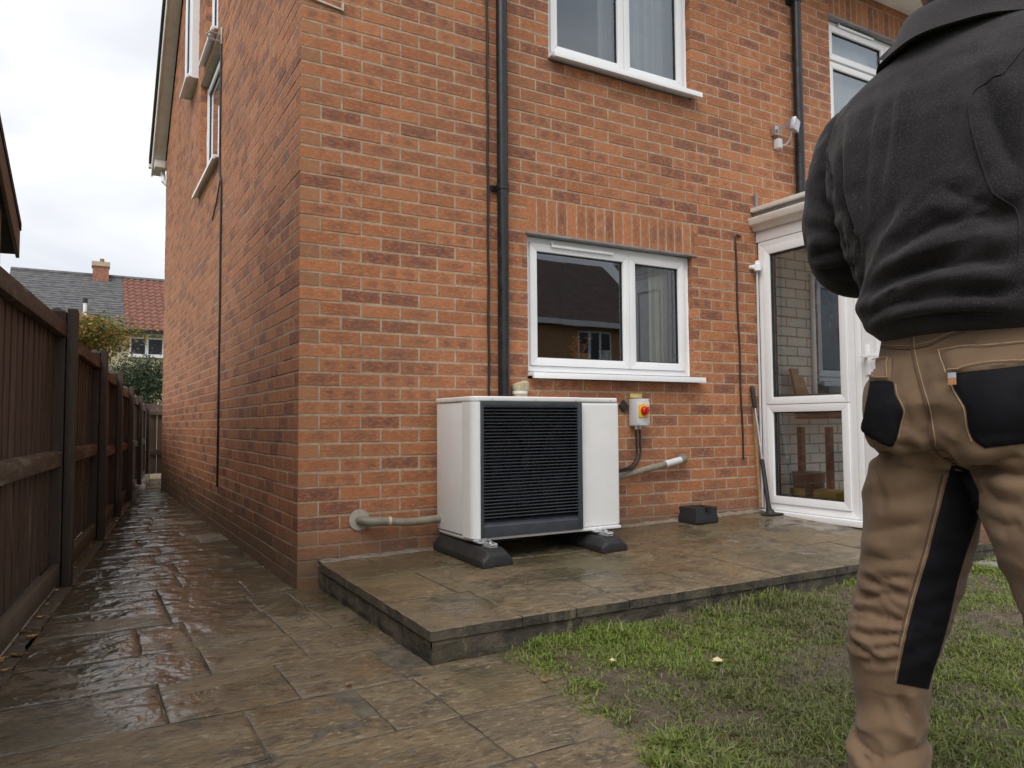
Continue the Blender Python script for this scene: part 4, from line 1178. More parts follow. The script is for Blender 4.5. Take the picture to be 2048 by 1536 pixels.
# front of the porch: dwarf brick wall below a window (mostly out of view)
mb = MB(); mb.box(PXP+.075, 5.2, -PF+.006, -PF+.11, -.05, .78); dw = mb.build('dwarf_wall', MAT['mortar'], porch)
rw_ = random.Random(9); geos = []
for k in range(0, 11):
    u = PXP+.07+(0 if k % 2 == 0 else .1125)
    while u < 5.1:
        vs, fs, uv, co = brick_geo(.2155, .065, rw_); vs = [(u+x, -PF+y, -.03+k*.075+z) for x, y, z in vs]
        mesh_b = brick_mesh([(vs, fs, uv, co)], 'brick'); mesh_b.materials.append(MAT['brick']); link('brick', mesh_b, dw); u += .225
mb = MB(); mb.box(PXP+.08, 5.2, -PF+.114, -PF+.126, pz, .79); mb.build('inner_lining', MAT['painted_brick'], porch)
mb = MB()
ring(mb, PXP+.072, 5.2, .80, 2.178, .06, -PF+.01, -PF+.075); fw_ = mb.build('front_frame', MAT['white_upvc'], porch, bevel=.004)
p_ = MB(); p_.quad((PXP+.13, -PF+.04, .86), (5.14, -PF+.04, .86), (5.14, -PF+.04, 2.12), (PXP+.13, -PF+.04, 2.12)); p_.build('pane', MAT['window_glass'], fw_)
mb = MB(); mb.box(5.21, 5.29, -PF, -.008, .1, .78); mb.build('far_side_wall', MAT['painted_brick'], porch)
mb = MB(); ring(mb, .01, PF, .80, 2.178, .06, 0, .07); mb.v = [(5.215+d_, -a_, z_) for a_, d_, z_ in mb.v]; fs_ = mb.build('far_side_frame', MAT['white_upvc'], porch, bevel=.004)
p_ = MB(); p_.quad((5.25, -.06, .86), (5.25, -PF+.06, .86), (5.25, -PF+.06, 2.12), (5.25, -.06, 2.12)); p_.build('pane', MAT['window_glass'], fs_)
mb = MB(); mb.box(PXP+.08, 5.2, -PF+.112, -.01, pz-.03, pz-.004); mb.build('floor', MAT['painted_brick'], porch)
# alarm sensor and conduit on the porch corner
se = empty('wall_sensor', (3.36, -.05, 1.98), 'small white round sensor on the corner between wall and porch', 'sensor')
mb = MB(); mb.lathe((3.352, -.045, 1.955), (0, 0, 1), [(0, .018), (.004, .026), (.05, .026), (.055, .02), (.075, .018), (.08, .006)], 16); mb.build('body', MAT['white_upvc'], se, smooth=True)
mb = MB(); mb.lathe((3.32, -.006, 1.985), (0, -1, 0), [(0, .018), (.03, .016), (.034, .01)], 12); mb.build('mount', MAT['white_upvc'], se, smooth=True)
mb = MB(); mb.tube([(3.362, -.03, 1.96), (3.366, -.024, .215)], .0085, 8); tag(mb.build('conduit', MAT['box_grey'], None, smooth=True), 'thin grey vertical conduit along the edge of the porch frame', 'conduit')
iw = MB(); ring(iw, 3.97, 4.40, 1.02, 2.0, .035, -.03, -.009); iwo = iw.build('inner_window', MAT['white_upvc'], porch, bevel=.003)
iw = MB(); iw.quad((4.005, -.014, 1.055), (4.365, -.014, 1.055), (4.365, -.014, 1.965), (4.005, -.014, 1.965)); iw.build('pane', MAT['window_dark'], iwo)
# things standing inside the porch
tb = empty('work_table', (4.05, -.42, .2), 'dark brown table standing inside the porch', 'table')
mb = MB(); mb.box(3.62, 4.4, -.42, -.12, .86, .93); mb.build('top', MAT['brown_worktop'], tb, bevel=.005)
for x in (3.65, 4.36):
    for y in (-.39, -.15):
        mb = MB(); mb.box(x-.02, x+.02, y-.02, y+.02, .202, .80); mb.build('leg', MAT['brown_worktop'], tb)
wm = empty('white_tool_case', (4.0, -.35, .93), 'white tool case on the table inside the porch', 'tool case')
mb = MB(); mb.box(3.80, 4.30, -.40, -.16, .932, 1.05); mb.build('body', MAT['ornament_white'], wm, bevel=.02)
mb = MB(); mb.box(3.88, 4.1, -.35, -.22, 1.051, 1.10); mb.build('lid', MAT['box_grey'], wm, bevel=.015)
mb = MB(); mb.lathe((3.795, -.30, .99), (-1, 0, 0), [(0, .04), (.02, .038), (.03, .02)], 14); mb.build('dial', MAT['ornament_white'], wm, smooth=True)
for i, (dx, h) in enumerate(((0, 1.24), (.085, 1.18))):
    mb = MB(); mb.prism([(3.66+dx, -.14, .935), (3.73+dx, -.14, .935), (3.72+dx-.02*i, -.075, h), (3.65+dx-.02*i, -.075, h)], (0, .025, 0)); tag(mb.build('timber_plank', MAT['plank_wood']), ['taller plank leaning on the painted wall inside the porch', 'shorter plank leaning on the painted wall inside the porch'][i], 'plank', 'planks in the porch')
bn = empty('dark_bin', (3.66, -.2, .2), 'black bin on the porch floor behind the lower pane', 'bin')
mb = MB(); mb.lathe((3.66, -.2, .203), (0, 0, 1), [(0, .09), (.25, .115), (.27, .12), (.272, .1)], 18); mb.build('body', MAT['black_plastic'], bn, smooth=True)
for i, (x0, x1, y0, y1, h) in enumerate(((3.53, 3.60, -.24, -.13, .155), (3.54, 3.66, -.62, -.33, .16))):
    mb = MB(); mb.box(x0, x1, y0, y1, .203, .203+h); tag(mb.build('yellow_box', MAT['yellow_card'], bevel=.003), ['small yellow box on the porch floor behind the lower pane', 'wide yellow box on the porch floor behind the lower pane'][i], 'box', 'yellow boxes')
mb = MB(); mb.box(3.543, 3.66, -.715, -.625, .203, .36); tag(mb.build('brown_box', MAT['brown_worktop'], bevel=.003), 'brown box on the porch floor beside the wide yellow box', 'box')

# ------------------------------------------------------------------ fence
fence = empty('timber_fence', (-.9, 2.5, 0), 'dark brown close boarded timber fence along the left side of the passage', 'fence')
dF = np.array([.1127, .9936]); nF = np.array([.9936, -.1127]); AF = np.array([-1.183, -.926])
def TFn(t, o, z):
    p = AF+dF*t-nF*o
    return (p[0], p[1], z)
posts = [(-3.1, 1.60), (-1.22, 1.55), (.776, 1.485), (2.513, 1.42), (4.02, 1.362), (5.632, 1.30), (7.545, 1.268), (9.69, 1.22)]
pt = [((y+.926)/.9936, h) for y, h in posts]
rf_ = random.Random(21)
for i, (t, h) in enumerate(pt):
    mb = MB(); lean = rf_.uniform(-.012, .012)
    def pyr(t0, t1, o0, o1, z0, z1, cap):
        mb.box(t0, t1, o0, o1, z0, z1)
        tm_, om = (t0+t1)/2, (o0+o1)/2
        b = len(mb.v); mb.v += [(t0, o0, z1+.0006), (t1, o0, z1+.0006), (t1, o1, z1+.0006), (t0, o1, z1+.0006), (tm_, om, z1+cap)]
        mb.f += [(b, b+1, b+4), (b+1, b+2, b+4), (b+2, b+3, b+4), (b+3, b, b+4)]; mb.mi += [0]*4
    pyr(-.05, .05, .056, .145, -.05, h-.03, .03)
    mb.v = [TFn(t+a+lean*c, o, c) for a, o, c in mb.v]; mb.build('post', MAT['fence_post'], fence)
    mb = MB(); mb.box(-.045, .045, .004, .050, -.05, h-.012)
    mb.v = [TFn(t+a+lean*c, o, c) for a, o, c in mb.v]; mb.build('post_cover', MAT['fence_post'], fence, bevel=.005)
for i in range(len(pt)-1):
    (t0, h0), (t1, h1) = pt[i], pt[i+1]
    a, b = t0+.052, t1-.052
    z0t, z1t = h0-.075, h1-.085+(.02 if i > 1 else 0)
    zt = min(z0t, z1t)+.005
    mb = MB(); mb.prism([(a, .050, zt-.085), (a, .050, zt-.012), (a, .085, zt+.004), (a, .123, zt+.004), (a, .123, zt-.02), (a, .094, zt-.085)], (b-a, 0, 0)); mb.v = [TFn(*v) for v in mb.v]; mb.build('top_rail', MAT['weathered_rail'], fence, bevel=.004)
    zm = .635 if i < 3 else .62-.01*i
    mb = MB(); mb.prism([(a, .055, zm), (a, .055, zm+.07), (a, .094, zm+.085), (a, .094, zm)], (b-a, 0, 0)); mb.v = [TFn(*v) for v in mb.v]; mb.build('middle_rail', MAT['weathered_rail'], fence, bevel=.004)
    mb = MB(); mb.box(a, b, .056, .0945, .028, .125); mb.v = [TFn(*v) for v in mb.v]; mb.build('gravel_board', MAT['old_timber'], fence, bevel=.006)
    mb = MB(); mb.box(a, b, .072, .090, -.05, .0275); mb.v = [TFn(*v) for v in mb.v]; mb.build('footing_board', MAT['pale_stone'], fence)
    t = a+.002
    while t < b-.02:
        w = min(rf_.uniform(.105, .124), b-t)
        mb = MB(); oo = rf_.uniform(-.002, .003); zz = zt-.012+rf_.uniform(-.01, .006)
        mb.prism([(t, .0965+oo, .126), (t+w, .0965+oo+.006, .126), (t+w, .0965+oo+.014, .126), (t, .0965+oo+.016, .126)], (0, 0, zz-.126))
        mb.v = [TFn(q[0]+rf_.uniform(-.0012, .0012), q[1], q[2]) for q in mb.v]; mb.build('board', MAT['fence_board'], fence)
        t += w+rf_.uniform(.003, .008)
# return panel closing the end of the passage
fr_ = empty('end_fence_panel', (.6, 9.9, 0), 'weathered brown fence panel closing the far end of the passage', 'fence')
mat_fence('fence_board_pale', (.075, .05, .036), (.15, .11, .085), (.26, .21, .17), .5)
x = .03
while x < 2.2:
    w = rf_.uniform(.10, .12); mb = MB(); mb.box(x, x+w, 9.90+rf_.uniform(0, .008), 9.915+.008, .05, 1.20+rf_.uniform(-.01, .01)); mb.build('board', MAT['fence_board_pale'], fr_); x += w+.006
for z in (.36, 1.02):
    mb = MB(); mb.box(.03, 2.2, 9.86, 9.898, z, z+.09); mb.build('rail', MAT['fence_board_pale'], fr_, bevel=.004)
rs = random.Random(4)
for k in range(11):
    t = 8.2+k*.24
    if t > 10.75: break
    o = TFn(t, .03, 0); mb = MB(); r_ = rs.uniform(.04, .065)
    ng = 7; pts = [(o[0]+r_*(1+rs.uniform(-.25, .25))*math.cos(2*math.pi*q/ng), o[1]+1.3*r_*(1+rs.uniform(-.25, .25))*math.sin(2*math.pi*q/ng), -.01) for q in range(ng)]
    mb.prism(pts, (0, 0, rs.uniform(.045, .075))); tag(mb.build('edging_stone', MAT['pale_stone'], bevel=.01), ['nearest', 'second nearest', 'third nearest', 'fourth nearest', 'fifth nearest', 'sixth nearest', 'fifth farthest', 'fourth farthest', 'third farthest', 'second farthest', 'farthest'][k]+' pale edging stone in the row at the foot of the far fence', 'stone', 'edging stones along the far fence')

# ------------------------------------------------------------------ neighbour's timber outbuilding above the fence
shed = empty('timber_outbuilding', (-2.4, 0, 0), 'timber clad outbuilding with dark verge board showing above the fence', 'outbuilding')
def TS2(t, o, z):
    p = AF+dF*t-nF*o
    return (p[0], p[1], z)
sY = lambda y: (y+.926)/.9936
t_c = sY(1.71); t_e = sY(2.01); t_r = sY(-.6)
zr = 2.157+(t_e-t_r)*.69
t = t_c
while t > sY(-2.9):
    w = rs.uniform(.10, .13); tt = t-w
    ztop = lambda q: (2.14+(t_e-q)*.69 if q > t_r else zr-.02-(t_r-q)*.69)-.02
    mb = MB(); oo = .55+rs.uniform(0, .006)
    mb.prism([(tt, oo, .0), (t-.004, oo, .0), (t-.004, oo, ztop(t)-.03), (tt, oo, ztop(tt)-.03)], (0, .02, 0)); mb.v = [TS2(*v) for v in mb.v]; mb.build('cladding_board', MAT['shed_cladding'], shed); t = tt
for (ta, za, tb_, zb_) in ((t_r, zr, t_e, 2.157), (t_r, zr, t_r-(t_e-t_r), 2.157)):
    mb = MB(); mb.prism([(ta, .50, za-.185), (tb_, .50, zb_-.185), (tb_, .50, zb_), (ta, .50, za)], (0, .022, 0)); mb.v = [TS2(*v) for v in mb.v]; mb.build('verge_board', MAT['old_timber'], shed, bevel=.003)
    mb = MB(); mb.prism([(ta, .4925, za+.001), (tb_, .4925, zb_+.001), (tb_, .4925, zb_+.05), (ta, .4925, za+.05)], (0, 3.0, 0)); mb.v = [TS2(*v) for v in mb.v]; mb.build('roof', MAT['roof_tile_dark'], shed)
    mb = MB(); mb.prism([(ta, .523, za-.16), (tb_, .523, zb_-.16), (tb_, .523, zb_-.14), (ta, .523, za-.14)], (0, 2.9, 0)); mb.v = [TS2(*v) for v in mb.v]; mb.build('soffit', MAT['roof_tile_dark'], shed)
mb = MB(); mb.box(t_c-.02, t_c-.001, .572, 3.4, 0, 2.2); mb.v = [TS2(*v) for v in mb.v]; mb.build('end_wall', MAT['shed_cladding'], shed)
# ------------------------------------------------------------------ plants
def leaf_mesh(name, centers, size, cols, parent=None, seed=0, mat='foliage_leaf', flat=0.0, aspect=.55):
    r = np.random.default_rng(seed); n = len(centers)
    C_ = np.asarray(centers, float); s = size*r.uniform(.6, 1.3, n)
    a = r.normal(size=(n, 3)); a[:, 2] *= (1-flat); a /= np.linalg.norm(a, axis=1)[:, None]
    b = r.normal(size=(n, 3)); b -= a*(a*b).sum(1)[:, None]; b /= np.linalg.norm(b, axis=1)[:, None]
    a *= s[:, None]; b *= (s*aspect)[:, None]
    V = np.stack([C_-a, C_+b*.9, C_+a, C_-b*.9], 1).reshape(-1, 3)
    me = bpy.data.meshes.new(name); me.vertices.add(4*n); me.vertices.foreach_set('co', V.astype(np.float32).ravel())
    me.loops.add(4*n); me.loops.foreach_set('vertex_index', np.arange(4*n, dtype=np.int32)); me.polygons.add(n)
    me.polygons.foreach_set('loop_start', np.arange(0, 4*n, 4, dtype=np.int32)); me.update(calc_edges=True)
    ca = me.color_attributes.new('col', 'FLOAT_COLOR', 'POINT'); cc = np.ones((4*n, 4), np.float32); cc[:, :3] = np.repeat(np.asarray(cols), 4, 0); ca.data.foreach_set('color', cc.ravel())
    me.materials.append(MAT[mat])
    return link(name, me, parent)
def pick(r, n, pal, j=.2):
    p = np.array(pal)[r.integers(0, len(pal), n)]
    return p*r.uniform(1-j, 1+j, (n, 1))
def tree(base, crown_c, crown_r, nclump, nleaf, size, pal, label, name='tree', seed=1, group=None, aspect=.55, flat=0.0, spread=.22):
    r = np.random.default_rng(seed)
    e = empty(name, base, label, 'tree', group)
    mb = MB(); cc = np.array(crown_c); b0 = np.array(base)
    top = cc-np.array([0, 0, crown_r[2]*.3]); rt0 = .03*np.linalg.norm(cc-b0)+.02
    mb.tube([b0-[0, 0, .05], b0*.6+top*.4+r.normal(0, .04, 3), top], [rt0, rt0*.75, rt0*.5], 8)
    cl = []
    for k in range(nclump):
        d = r.normal(size=3); d /= np.linalg.norm(d); p = cc+d*np.array(crown_r)*r.uniform(.35, 1.0)
        cl.append(p); m_ = (top+p)/2+r.normal(0, .06, 3)*crown_r[0]
        mb.tube([top, m_, p], [rt0*.35, rt0*.2, rt0*.06], 5)
    mb.build('trunk', MAT['bark'], e, smooth=True)
    per = nleaf//nclump; pts = []
    for p in cl: pts.append(p+r.normal(0, spread, (per, 3))*np.array(crown_r))
    pts = np.concatenate(pts)
    leaf_mesh('crown', pts, size, pick(r, len(pts), pal), e, seed, aspect=aspect, flat=flat)
    return e
tree((-1.35, 14.3, -.07), (-1.0, 14.2, 2.75), (1.15, .8, .42), 34, 5200, .045, [(.13, .14, .03), (.17, .15, .03), (.30, .19, .03), (.10, .12, .03), (.36, .20, .03)], 'small tree turning yellow behind the fence in front of the far house', seed=3, flat=.4)
tree((.1, 12.6, -.07), (.02, 12.6, 1.72), (.62, .55, .48), 40, 6500, .045, [(.035, .065, .025), (.05, .085, .035), (.028, .05, .022), (.07, .10, .05)], 'dark green bushy evergreen beyond the end of the passage', name='evergreen_shrub', seed=5, aspect=.3, spread=.26)
tree((11.6, 3.4, -.07), (11.7, 3.2, 6.5), (1.3, 1.3, 1.9), 40, 4200, .085, [(.09, .10, .03), (.14, .13, .04), (.17, .10, .12), (.06, .07, .03)], 'tree with purple and yellow leaves beyond the right end of the house', seed=8)

# ------------------------------------------------------------------ far house with grey and red roof
far = empty('far_house', (2.5, 29, 0), 'cream brick house with half slate and half red tiled roof behind the fence', 'house')
EY, EZ, RY, RZ = 26.75, 4.38, 30.2, 6.86
XL, XB, XR = -3.35, .42, 10.0
def tile_roof(x0, x1, rows_, wave, amp, mat, name):
    nx = max(2, int((x1-x0)/(wave/6 if wave else .35))); V = []; Fc = []
    for i in range(rows_):
        for e_ in (0, 1):
            t = (i+e_*1.0)/rows_
            for k in range(nx+1):
                x = x0+(x1-x0)*k/nx
                lift = (.045 if e_ == 0 else .0)+(amp*math.sin(2*math.pi*x/wave) if wave else .012*math.sin(x*40+i*7)*math.sin(x*13+i*3))
                V.append((x, EY-.25+(RY-EY+.25)*t, EZ-.12+(RZ-EZ+.12)*t+lift))
    for i in range(rows_):
        b = i*2*(nx+1)
        for k in range(nx): Fc.append((b+k, b+k+1, b+nx+1+k+1, b+nx+1+k))
        if i < rows_-1:
            for k in range(nx): Fc.append((b+nx+1+k, b+nx+1+k+1, b+2*(nx+1)+k+1, b+2*(nx+1)+k))
    me = bpy.data.meshes.new(name); me.from_pydata(V, [], Fc); me.update(); me.materials.append(MAT[mat])
    return link(name, me, far)
mb = MB(); mb.prism([(XL+.25, EY+.2, -.07), (XR, EY+.2, -.07), (XR, EY+.2, EZ+.02), (XL+.25, EY+.2, EZ+.02)], (0, 6.4, 0)); mb.prism([(XL+.25, EY+.2, EZ), (XL+.25, RY, RZ-.1), (XL+.25, EY+6.6, EZ)], (XR-XL-.25, 0, 0)); mb.build('wall', MAT['cream_brick'], far)
r1_ = tile_roof(XL, XB, 24, 0, 0, 'roof_slate', 'slate_roof'); tile_roof(XB, XR, 15, .24, .03, 'roof_red', 'red_tile_roof')
mb = MB(); mb.quad((XL, RY, RZ), (XR, RY, RZ), (XR, RY+3.7, EZ-.1), (XL, RY+3.7, EZ-.1)); mb.build('rear_roof', MAT['roof_slate'], far)
mb = MB(); mb.tube([(XL, RY, RZ), (XR, RY, RZ)], .09, 8); mb.build('ridge_tiles', MAT['roof_slate'], far)
mb = MB(); mb.box(-.62, -.06, 29.75, 30.35, 6.2, 7.18); ch = mb.build('chimney', MAT['far_brick'], far)
mb = MB(); mb.box(-.66, -.02, 29.71, 30.39, 7.18, 7.36); mb.build('chimney_cap', MAT['clay_pipe'], ch); mb = MB(); mb.lathe((-.3, 30.0, 7.36), (0, 0, 1), [(0, .09), (.16, .08)], 10); mb.build('chimney_pot', MAT['far_brick'], ch)
mb = MB(); mb.box(-.72, .04, 29.66, 29.75, 6.34, 6.52); mb.build('lead_apron', MAT['lead'], ch)
mb = MB(); mb.box(XL, XR, EY-.36, EY-.22, EZ-.16, EZ-.02); mb.build('gutter', MAT['black_plastic'], far); mb = MB(); mb.box(XL, XR, EY-.22, EY+.2, EZ-.16, EZ-.12); mb.build('soffit', MAT['aged_upvc'], far)
mb = MB(); mb.tube([(-.87, 26.6, 4.3), (-.87, 26.6, 5.22)], .06, 8); mb.build('vent_pipe', MAT['white_upvc'], far); mb = MB(); mb.tube([(-.87, 26.6, 5.22), (-.87, 26.6, 5.38)], .08, 8); mb.build('vent_cap', MAT['black_plastic'], far)
def far_window(x0, x1, z0, z1, n, y, par, nrm=-1):
    mb = MB(); s = nrm
    w = (x1-x0)/n
    for i in range(n):
        a, b = x0+i*w, x0+(i+1)*w
        for q in ((a, a+.055, z0, z1), (b-.055, b, z0, z1)): mb.box(q[0], q[1], y+s*.05, y-s*.02, q[2], q[3])
        for q in ((z0, z0+.06), (z1-.06, z1)): mb.box(a+.0555, b-.0555, y+s*.05, y-s*.02, q[0], q[1])
    f = mb.build('window', MAT['white_upvc'], par)
    for i in range(n):
        a, b = x0+i*w, x0+(i+1)*w
        m2 = MB(); m2.quad((a+.055, y+s*.02, z0+.06), (b-.055, y+s*.02, z0+.06), (b-.055, y+s*.02, z1-.06), (a+.055, y+s*.02, z1-.06)); m2.build('pane', MAT['window_dark'], f)
        m2 = MB(); m2.box(a+.06, a+.06+w*.3, y+s*.012, y+s*.008, z0+.06, z1-.06); m2.build('curtain', MAT['net_curtain'], f)
    m2 = MB(); m2.box(x0-.06, x1+.06, y+s*.14, y-s*.02, z0-.07, z0-.005); m2.build('sill', MAT['white_upvc'], f)
    return f
far_window(.58, 2.3, 3.44, 4.12, 3, EY+.2, far)
far_window(4.5, 6.3, 3.3, 4.1, 3, EY+.2, far)

# ------------------------------------------------------------------ houses behind the camera, seen mirrored in the panes
def opposite(name, x0, x1, y0, y1, ez, rz, label, wins):
    e = empty(name, ((x0+x1)/2, (y0+y1)/2, 0), label, 'house', 'houses across the garden')
    mb = MB(); mb.box(x0, x1, y0, y1, -.07, ez); mb.prism([(x0, y0, ez), (x0, (y0+y1)/2, rz-.1), (x0, y1, ez)], (x1-x0, 0, 0)); mb.build('wall', MAT['opposite_brick'], e)
    ym = (y0+y1)/2
    for ya in (y0-.35, y1+.35):
        mb = MB(); dz = .35*(rz-ez)/((y1-y0)/2)
        mb.prism([(x0-.3, ya, ez-dz+.02), (x0-.3, ym, rz+.02), (x0-.3, ym, rz+.16), (x0-.3, ya, ez-dz+.16)], (x1-x0+.6, 0, 0)); mb.build('roof', MAT['roof_brown'], e)
    mb = MB(); mb.box(x0, x1, y1+.36, y1+.44, ez-.25, ez-.02); mb.build('fascia', MAT['white_upvc'], e)
    for (a, b, z0, z1, n) in wins: far_window(a, b, z0, z1, n, y1, e, nrm=1)
    return e
opposite('opposite_house', 11.0, 20.5, -29, -21, 5.0, 8.2, 'brown roofed brick house mirrored in the left light of the ground floor window', [(12.2, 13.4, 3.3, 4.5, 2), (16.6, 18.2, 3.2, 4.6, 3), (12.2, 14.0, .9, 2.1, 3), (17.0, 19.2, .8, 2.2, 3)])
opposite('opposite_house', 22.5, 32, -26, -18, 5.0, 8.0, 'brick house mirrored in the narrow right light of the ground floor window', [(24.0, 25.4, 3.3, 4.5, 2), (28.0, 29.6, 3.2, 4.6, 3), (24.0, 26.0, .9, 2.1, 3)])
for k, (x, y, s) in enumerate(((7.5, -13.5, 1.0), (10.5, -12.5, 1.2), (13.8, -12.0, .9), (4.0, -14.5, 1.1), (17.0, -11.0, 1.3))):
    tree((x, y, -.07), (x, y, 1.0*s), (1.3*s, .9, .9*s), 14, 900, .11, [(.035, .06, .02), (.05, .08, .03), (.08, .09, .03)], ['second leftmost', 'middle', 'second rightmost', 'leftmost', 'rightmost'][k]+' of the garden shrubs mirrored low in the window panes', name='garden_shrub', seed=40+k, group='garden shrubs behind the camera')
tree((10.0, -6.0, -.07), (10.0, -6.0, 3.0), (.9, .9, 2.4), 26, 2200, .12, [(.03, .05, .02), (.045, .065, .025)], 'dark conifer mirrored in the tall porch pane', name='conifer_tree', seed=60)
# ------------------------------------------------------------------ lawn
LE = [(-6.0, .10), (-4.0, .15), (-3.0, .22), (-2.45, .268), (-2.3, .276), (-2.2, .277), (-2.0, .31), (-1.79, .344), (-1.6, .36), (-1.43, .385)]
def lawn_edge(y): return np.interp(y, [a for a, b in LE], [b for a, b in LE])+.018*(vnoise(np.asarray(y)*22., np.asarray(y)*0+3, 8)-.5)*2
def lawn_z(x, y):
    h = .016*(fbm(x*3.1, y*3.1, 31, 4)-.5)*2+.008*(fbm(x*16, y*16, 33, 3)-.5)*2
    e = np.clip((x-lawn_edge(y))/.18, 0, 1)
    return -.012+h*np.clip(e, .25, 1)+.022*e+.02*np.clip((y+1.75)/.3, 0, 1)*e
nX, nY = 150, 130
xs = np.concatenate([np.linspace(0, 1, 120)**1.15*4.2, np.linspace(4.35, 12, nX-120)])
ysl = np.concatenate([np.linspace(-1.432, -3.2, 95), np.linspace(-3.3, -8, nY-95)])
Yg, Xg = np.meshgrid(ysl, xs, indexing='ij')
Xg = Xg+lawn_edge(Yg)-.01
Zg = lawn_z(Xg, Yg)
V = np.stack([Xg, Yg, Zg], -1).reshape(-1, 3)
idx = np.arange(nX*nY).reshape(nY, nX)
Fq = np.stack([idx[:-1, :-1], idx[1:, :-1], idx[1:, 1:], idx[:-1, 1:]], -1).reshape(-1, 4)
me = bpy.data.meshes.new('lawn_ground'); me.from_pydata(V.tolist(), [], Fq.tolist()); me.polygons.foreach_set('use_smooth', [True]*len(me.polygons)); me.materials.append(MAT['lawn_soil'])
tag(link('lawn_ground', me), kind='structure')

def grass(n, seed, xr, yr, dens_pow=1.0, ln=(.022, .05), up=(.25, .9), wid=.0016, strict=None):
    r = np.random.default_rng(seed)
    y = r.uniform(yr[0], yr[1], n); x = lawn_edge(y)-.01+r.uniform(0, 1, n)**dens_pow*xr
    bare = fbm(x*2.3+5, y*2.3, 51, 4); fine = fbm(x*9, y*9, 57, 3)
    right = np.clip((x-1.2)/1.6, 0, 1)
    keep = r.uniform(0, 1, n) < np.clip((bare-.385+.10*right)*5.0, .24, 1)*np.clip((fine-.30)*3.6, .18, 1)
    if strict is not None: keep &= strict(x, y, r)
    x, y = x[keep], y[keep]; n = len(x); bare = bare[keep]; right = right[keep]
    z = lawn_z(x, y)-.004
    L = r.uniform(*ln, n)*np.where(r.uniform(0, 1, n) < .08, 1.5, 1.0)*(.7+.5*np.clip((bare-.35)*3, 0, 1))
    az = r.uniform(0, 2*np.pi, n)+2.2*fbm(x*6, y*6, 71, 2); el = r.uniform(*up, n)*np.pi/2
    dx, dy = np.cos(az), np.sin(az); w = wid*r.uniform(.7, 1.5, n)
    p0 = np.stack([x, y, z], 1); hd = np.stack([dx, dy, 0*dx], 1); sd = np.stack([-dy, dx, 0*dx], 1)
    tw = r.uniform(-.6, .6, n); sd[:, 2] = tw; 
    p1 = p0+hd*(L*.5*np.cos(el))[:, None]; p1[:, 2] += L*.52*np.sin(el)
    e2 = el-r.uniform(.3, 1.3, n)
    p2 = p1+hd*(L*.5*np.cos(e2))[:, None]; p2[:, 2] += np.maximum(L*.5*np.sin(e2), -.012)
    V = np.stack([p0-sd*w[:, None], p0+sd*w[:, None], p1-sd*w[:, None]*.85, p1+sd*w[:, None]*.85, p2], 1).reshape(-1, 3)
    b = np.arange(n)[:, None]*5
    loops = np.concatenate([b+np.array([[0, 1, 3, 2]]), b+np.array([[2, 3, 4]])], 1).ravel()
    starts = (np.arange(n)[:, None]*7+np.array([[0, 4]])).ravel()
    me = bpy.data.meshes.new('grass'); me.vertices.add(5*n); me.vertices.foreach_set('co', V.astype(np.float32).ravel())
    me.loops.add(7*n); me.loops.foreach_set('vertex_index', loops.astype(np.int32)); me.polygons.add(2*n); me.polygons.foreach_set('loop_start', starts.astype(np.int32)); me.update(calc_edges=True)
    t = fbm(x*1.7, y*1.7, 91, 3); rv = r.uniform(0, 1, n)
    g1 = np.array([.150, .210, .038]); g2 = np.array([.250, .330, .050]); g3 = np.array([.150, .160, .062]); g4 = np.array([.27, .235, .13])
    c = g1*(1-rv[:, None])+g2*rv[:, None]; dull = np.clip((.62-t+r.normal(0, .12, n))*3.2-.3*right, 0, 1)[:, None]; c = c*(1-dull)+g3*dull
    dead = (r.uniform(0, 1, n) < .16)[:, None]; c = np.where(dead, g4*r.uniform(.6, 1.1, n)[:, None], c)
    cc = np.ones((n, 5, 4), np.float32); cc[:, :, :3] = c[:, None, :]; cc[:, 0:2, :3] *= .8
    ca = me.color_attributes.new('col', 'FLOAT_COLOR', 'POINT'); ca.data.foreach_set('color', cc.ravel())
    me.materials.append(MAT['grass_blade'])
    return me
def join_meshes(ms, name):
    bm = bmesh.new()
    for m_ in ms: bm.from_mesh(m_)
    me = bpy.data.meshes.new(name); bm.to_mesh(me); bm.free(); me.materials.append(MAT['grass_blade']); return me
ga = grass(300000, 1, 3.9, (-2.95, -1.44), 1.1, (.013, .034))
gb = grass(30000, 2, 6.0, (-5.0, -1.45), 1.0)
gc = grass(20000, 3, 3.9, (-1.62, -1.435), 1.0, (.03, .07), (.6, 1.0), .0019, strict=lambda x, y, r: (fbm(x*5, y*0, 77, 3) > .48) & (r.uniform(0, 1, len(x)) < .5))
gd = grass(16000, 4, .16, (-2.7, -1.44), 1.0, (.03, .06), (.2, .8), .0018, strict=lambda x, y, r: fbm(x*7, y*7, 78, 3) > .44)
tag(link('grass', join_meshes([ga, gb, gc, gd], 'grass')), 'short worn green grass with muddy patches in front of the patio', 'grass', kind='stuff')
# paving strip at the foot of the porch
mb = MB(); mb.box(3.42, 6.2, -1.80, -PF-.02, -.03, .035); tag(mb.build('paving_strip', MAT['grey_paving'], bevel=.006), kind='structure')

